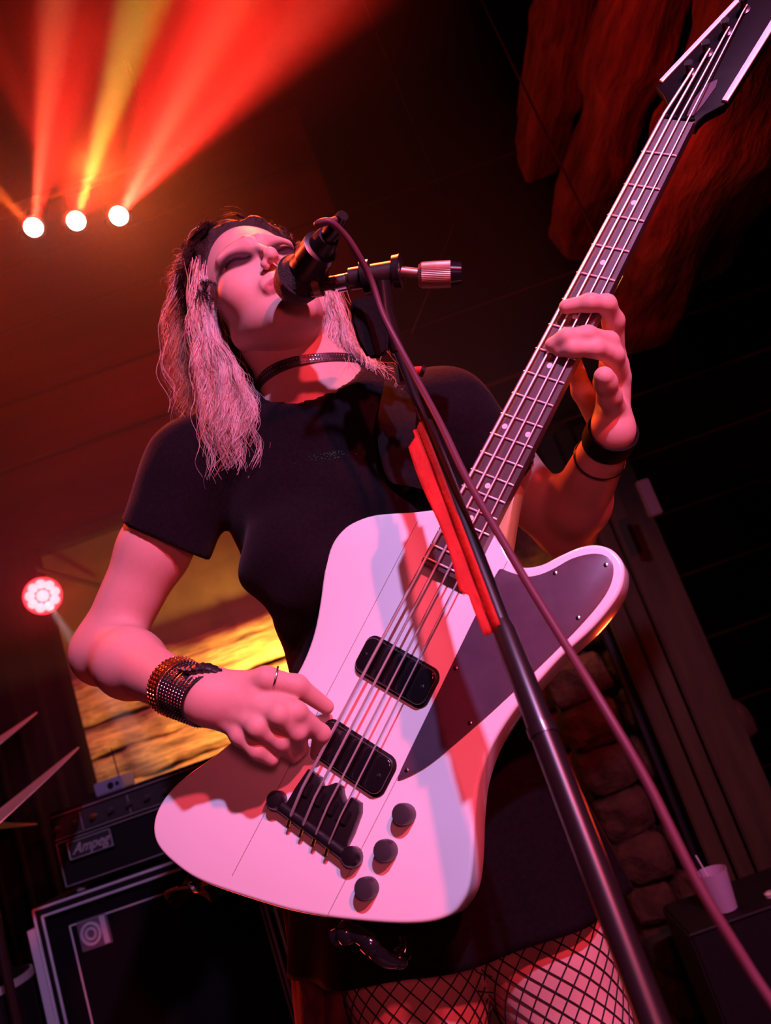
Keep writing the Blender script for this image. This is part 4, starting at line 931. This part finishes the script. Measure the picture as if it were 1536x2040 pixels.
# scalp cap (dark roots) 
def capf(p):
    d = ell(p, (0, .024, .040), (.087, .102, .099)) + wob(p, 170) * .0045 + wob(p, 90, 2) * .004
    d = smin(d, ell(p, (0, .055, -.02), (.070, .06, .085)) + wob(p, 150) * .003, .02)
    cut = np.maximum(-(p[:, 1] + .030 + .35 * (p[:, 2] - .055)), -(.066 - p[:, 2] + p[:, 1] * 0) * 1.0)
    face = -(p @ np.array([0, -.86, -.51]) - .010)      # keep what lies behind the hairline plane
    return smax(d, -face, .006)
V6, Q6 = surface(capf, (-.11, -.12, -.13), (.11, .15, .15), .0026)
cap = big_mesh('hair_roots', cvw(h2c(V6)), Q6, M['roots'], person)
gl = []; gb = []; gr = []
rr_ = np.random.default_rng(21)
for k in range(30):                                    # bright locks at picture left
    s = rr_.random(); e = rr_.normal(0, 10); z_ = rr_.uniform(-.012, .02); yb = rr_.uniform(-60, 20)
    gb.append([J(397 + 14 * s, 522 + 14 * s, 1.082), J(386 + 28 * s, 585, 1.070 + z_ * .3), J(384 + 46 * s, 660, 1.060 + z_ * .6), J(388 + 76 * s, 735 + yb * .2, 1.052 + z_), J(396 + 104 * s + e * .5, 810 + yb * .5, 1.045 + z_), J(416 + 84 * s + e, 880 + yb, 1.035 + z_), J(432 + 64 * s + e * 1.5, 932 + yb * 1.2, 1.03 + z_)])
for k in range(26):                                    # back-lit outer locks
    s = rr_.random(); e = rr_.normal(0, 9); z_ = rr_.uniform(-.02, .03)
    gl.append([J(440, 470 + 30 * s, 1.15), J(396, 484 + 30 * s, 1.135), J(356 + 20 * s, 560, 1.135 + z_), J(336 + 34 * s + e * .5, 640, 1.14 + z_), J(342 + 44 * s + e, 720, 1.135 + z_), J(364 + 50 * s + e, 795, 1.12 + z_), J(384 + 60 * s + e * 1.5, 850 + 20 * s, 1.10 + z_)])
for k in range(24):                                    # locks at picture right
    s = rr_.random(); e = rr_.normal(0, 9); z_ = rr_.uniform(-.02, .02)
    gr.append([J(640 + 22 * s, 570, 1.15), J(646 + 40 * s, 630, 1.14 + z_), J(652 + 52 * s, 685, 1.12 + z_), J(668 + 78 * s + e, 730, 1.10 + z_), J(690 + 96 * s + e, 765 - 8 * s, 1.08 + z_), J(722 + 96 * s + e * 1.5, 800 - 10 * s + e, 1.06 + z_)])
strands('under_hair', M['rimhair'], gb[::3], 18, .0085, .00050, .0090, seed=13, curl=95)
strands('blonde_hair', M['blonde'], gb, 38, .0038, .00042, .0085, seed=3, curl=88)
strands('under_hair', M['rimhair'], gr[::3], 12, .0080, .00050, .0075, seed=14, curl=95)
strands('blonde_hair', M['blonde'], gr, 34, .0044, .00040, .0085, seed=4, curl=100)
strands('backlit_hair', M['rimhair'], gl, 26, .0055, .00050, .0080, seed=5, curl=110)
fly = []
for k in range(46):
    g = (gb + gl + gr)[rr_.integers(0, 80)]; q = [np.array(p) for p in g]; o_ = rr_.normal(0, .012, 3); fly.append([p + o_ * (i / len(q)) + rr_.normal(0, .004, 3) * (i > 0) for i, p in enumerate(q)])
dk = []
for k in range(14):                                    # dark hair behind the neck
    s = rr_.random(); e = rr_.normal(0, 6); dk.append([J(440 + 20 * s, 640, 1.14), J(452 + 34 * s, 700, 1.145), J(470 + 52 * s + e, 750, 1.13), J(492 + 62 * s + e, 795, 1.10), J(505 + 60 * s + e, 815 - 10 * s, 1.085)])
for k in range(22):                                    # dark curls on the side of the crown
    s = rr_.random(); e = rr_.normal(0, 5); dk.append([J(412 + 10 * s, 446 + 14 * s, 1.09), J(390 + 18 * s + e, 476, 1.10), J(376 + 26 * s + e, 512, 1.11), J(372 + 24 * s, 552, 1.12), J(362 + 36 * s + e, 592, 1.125)])
strands('dark_hair', M['roots'], dk, 30, .0045, .00055, .0075, seed=37, curl=120)
strands('loose_hair', M['blonde'], fly, 4, .0040, .00042, .0110, seed=31, curl=80)
gt = []
for k in range(110):                                    # curls over the crown
    a = random.uniform(-1.3, 1.3); b = random.uniform(-.25, 1.0)
    dirv = np.array([math.sin(a), -math.cos(a) * .55 + b * .5, math.cos(a) * .9 + .1]); dirv = np.array([math.sin(a) * .9, random.uniform(-.45, .5), math.cos(a)]); dirv /= np.linalg.norm(dirv)
    p0 = np.array([0, .022, .038]) + dirv * np.array([.080, .094, .088]); p1 = p0 + dirv * .016 + np.array([0, .006, .006]); p2 = p0 + dirv * .027 + np.array([random.uniform(-.01, .01), .014, .004]); p3 = p2 + dirv * .002 + np.array([random.uniform(-.012, .012), .010, -.012])
    gt.append([h2c(p0), h2c(p1), h2c(p2), h2c(p3)])
gd = []
for k in range(300):
    dv = np.array([random.uniform(-1, 1), random.uniform(-.55, 1), random.uniform(-.2, 1)]); dv /= np.linalg.norm(dv)
    if dv[1] < -.15 and dv[2] < .50 and abs(dv[0]) < .75: continue
    p0 = np.array([0, .024, .040]) + dv * np.array([.082, .097, .093]); tn = np.cross(dv, [random.uniform(-1, 1), 1, random.uniform(-.5, .5)]); tn /= np.linalg.norm(tn) + 1e-6
    gd.append([h2c(p0), h2c(p0 + dv * .009 + tn * .012), h2c(p0 + dv * .010 + tn * .028 - np.array([0, 0, .006])), h2c(p0 + dv * .004 + tn * .042 - np.array([0, 0, .016]))])
strands('short_curls', M['roots'], gd, 16, .0040, .00055, .0042, seed=41, curl=230)
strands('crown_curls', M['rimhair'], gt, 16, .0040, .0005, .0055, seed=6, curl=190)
#@@MIC
# ================================================================== microphone, stand, cable
ptop = J(792, 700, .905); pbot = J(1300, 2030, .51); pd = (pbot - ptop); pd /= np.linalg.norm(pd)
tw = cvw(ptop); bw = cvw(pbot); k = (bw[2] - .03) / (tw[2] - bw[2]); foot = bw + (bw - tw) * k
stand = empty('microphone_stand', 'black microphone stand leaning across the front of the player', 'stand', (foot[0], foot[1], 0))
def on(py):                                            # point of the pole at picture height py
    t = None; a, b = 0, 1.2
    for _ in range(40):
        m_ = (a + b) / 2; q = ptop + (pbot - ptop) * m_
        if q[1] / q[2] * F_PX + 1020 < py: a = m_
        else: b = m_
    return ptop + (pbot - ptop) * a
MB().tube([cvw(on(702)), cvw(on(1000))], .0048, 14).build('inner_rod', M['stand'], stand, smooth=True, world=True)
MB().tube([cvw(on(845)), cvw(on(1250))], [.0083, .0085], 20).build('upper_tube', M['stand'], stand, smooth=True, world=True)
MB().tube([cvw(on(1235)), cvw(on(1262)), cvw(on(1458))], [.0080, .0106, .0108], 22).build('clutch_sleeve', M['blackmetal'], stand, smooth=True, world=True)
MB().tube([cvw(on(1447)), cvw(on(1466))], .0119, 22).build('collar', M['blackmetal'], stand, smooth=True, world=True)
MB().tube([cvw(on(1460)), foot], .0108, 22).build('lower_tube', M['stand'], stand, smooth=True, world=True)
MB().lathe([(.135, 0), (.14, .006), (.13, .014), (.04, .024), (.016, .045), (.013, .06)], (foot[0], foot[1], 0), (0, 0, 1), 48).build('round_base', M['stand'], stand, smooth=True, world=True)
bpc = on(845); tb = on(1230)
# red tape flag along the pole
mb = MB(); V = []; Fc = []; sd = np.array([-1.0, .35, -.12]); sd /= np.linalg.norm(sd)
N = 30
for i in range(N + 1):
    t = i / N; c = on(848 + (1252 - 848) * t); wv = (.0138 + .0022 * math.sin(t * 9)) * (1 if t < .80 else .55) * (1 if t > .04 else .35)
    for q in range(9):
        if q < 3: a = (3 - q) * .42; V.append(c + sd * math.cos(a) * .0098 + np.cross(pd, sd) * math.sin(a) * .0098 * (1 if np.cross(pd, sd)[2] < 0 else -1))
        else: V.append(c + sd * (.0098 + wv * (q - 3) / 5) + np.array([0, 0, -.0006 * math.sin(q * 1.3 + i * .9)]))
for i in range(N):
    for q in range(8): Fc.append((i * 9 + q, i * 9 + q + 1, (i + 1) * 9 + q + 1, (i + 1) * 9 + q))
mb.add(cvw(np.array(V)), Fc); o = mb.build('red_tape', M['tape'], stand, smooth=True, world=True, angle=60); o['label'] = 'crumpled red tape flag'; sm = o.modifiers.new('t', 'SOLIDIFY'); sm.thickness = .0006
# swivel head
MB().tube([cvw(on(700)), cvw(J(768, 620, .905)), cvw(J(762, 560, .90))], [.008, .009, .010], 14).build('swivel_post', M['stand'], stand, smooth=True, world=True)
def rod(a, b, ra, rb, name, m, n=24, par=stand): return MB().tube([cvw(a), cvw(b)], [ra, rb], n).build(name, m, par, smooth=True, world=True)
rod(J(618, 572, .93), J(630, 570, .929), .0115, .0115, 'ring', M['blackmetal']); rod(J(626, 571, .929), J(640, 568, .927), .0128, .0128, 'ring', M['knurl'])
rod(J(634, 569, .928), J(720, 552, .915), .0075, .0080, 'arm', M['clamp'])
rod(J(672, 566, .922), J(690, 562, .92), .0100, .0100, 'collar', M['chrome'])
rod(J(698, 556, .918), J(800, 540, .905), .0125, .0132, 'clamp_block', M['clamp'])
rod(J(722, 553, .914), J(740, 549, .912), .0185, .0185, 'washer', M['blackmetal']); rod(J(786, 543, .907), J(800, 541, .905), .0190, .0195, 'washer', M['blackmetal'])
rod(J(800, 541, .905), J(845, 546, .902), .0058, .0058, 'bolt', M['knurl'])
kn_ = MB(); a = J(834, 549, .902); b = J(898, 546, .898); kd = (b - a) / np.linalg.norm(b - a); u = np.cross(kd, [0, 0, 1.0]); u /= np.linalg.norm(u); w = np.cross(kd, u); V = []; Fc = []; n = 96
for rr, s in ((.0115, 0), (.0145, .004), (.0150, .02), (.0150, np.linalg.norm(b - a)), (.012, np.linalg.norm(b - a) + .001)):
    for k in range(n): an = 2 * PI * k / n; r_ = rr * (1 - (.03 if k % 2 else 0)); V.append(a + kd * s + (u * math.cos(an) + w * math.sin(an)) * r_)
for i in range(4):
    for k in range(n): k2 = (k + 1) % n; Fc.append((i * n + k, i * n + k2, (i + 1) * n + k2, (i + 1) * n + k))
Fc.append(tuple(range(n))[::-1]); kn_.add(cvw(np.array(V)), Fc); kn_.build('knurled_knob', M['knurl'], stand, world=True)
rod(b, b + kd * .012, .0142, .0125, 'knob_cap', M['black'])
lev = [(698, 598), (722, 590), (760, 588), (775, 640), (772, 700), (758, 712), (732, 714), (712, 680), (700, 640)]
P2 = np.array([J(x, y, .895) for x, y in lev]); P3 = np.array([J(x + 3, y + 1, .915) for x, y in lev]); mb = MB(); n = len(lev)
mb.add(cvw(np.concatenate([P2, P3])), [tuple(range(n)), tuple(range(n, 2 * n))[::-1]] + [(i, i + n, (i + 1) % n + n, (i + 1) % n) for i in range(n)]); mb.build('clutch_lever', M['webbing'], stand, world=True, bevel=.003)
rod(J(800, 742, .90), J(840, 738, .90), .0048, .0048, 'wing_screw', M['tape']); rod(J(838, 738, .90), J(846, 741, .90), .007, .006, 'wing_screw_tip', M['stand'])
rod(J(798, 728, .902), J(806, 762, .90), .0085, .0085, 'rod_collar', M['knurl'])
# microphone
mic = empty('microphone', 'black handheld microphone at the player\'s mouth in the stand clamp', 'microphone', W(625, 520, .95))
gm = J(594, 558, .945); me_ = J(655, 470, .875); md = me_ - gm; ml = np.linalg.norm(md); md /= ml; mw_ = CV @ md
MB().lathe([(.004, -.0300), (.016, -.0265), (.0250, -.016), (.0285, -.002), (.0280, .006), (.0250, .016), (.0205, .022)], cvw(gm), mw_, 36).build('grille', M['foam'], mic, smooth=True, world=True)
MB().lathe([(.0270, .0), (.0292, .001), (.0292, .006), (.0270, .007)], cvw(gm + md * .003), mw_, 36).build('grille_band', M['foam'], mic, smooth=True, world=True)
MB().lathe([(.0185, .018), (.0205, .022), (.0200, .030), (.0165, .060), (.0135, ml - .005), (.0120, ml)], cvw(gm), mw_, 32).build('handle', M['micblack'], mic, smooth=True, world=True)
MB().lathe([(.0150, .040), (.0215, .042), (.0205, .066), (.0150, .068)], cvw(gm), mw_, 32).build('clip', M['stand'], mic, smooth=True, world=True)
MB().tube([cvw(gm + md * .055), cvw(J(640, 560, .925)), cvw(J(668, 566, .922))], [.012, .010, .008], 14).build('clip_arm', M['stand'], mic, smooth=True, world=True)
MB().lathe([(.0098, ml - .002), (.0098, ml + .018), (.0078, ml + .024), (.0060, ml + .036)], cvw(gm), mw_, 24).build('plug', M['blackmetal'], mic, smooth=True, world=True)
e0 = gm + md * (ml + .030)
cb = crom([e0, J(632, 447, .835) + np.array([0, 0, .0]), J(655, 441, .83), J(685, 466, .84), J(712, 505, .85), J(740, 560, .862), J(762, 625, .86), J(795, 690, .85), J(838, 770, .82), J(880, 850, .78), J(925, 945, .74), J(985, 1050, .70), J(1050, 1160, .66), J(1125, 1282, .62), J(1200, 1405, .58), J(1290, 1560, .55), J(1390, 1760, .52), J(1490, 1925, .50), J(1590, 2090, .48), J(1640, 2300, .47)], 8)
cw_ = cvw(cb); end = cw_[-1]; tail = [end + np.array([.01, -.01, -.15]), np.array([end[0] + .02, end[1] - .02, .12]), np.array([end[0] + .08, end[1] - .05, .006]), np.array([end[0] + .4, end[1] - .15, .006])]
o = MB().tube(np.concatenate([cw_, crom([end] + tail, 6)[1:]]), .0036, 12).build('microphone_cable', M['cable'], None, smooth=True); tag(o, 'dark cable running from the microphone down past the stand', 'cable')
scn.update_tag() if hasattr(scn, 'update_tag') else None
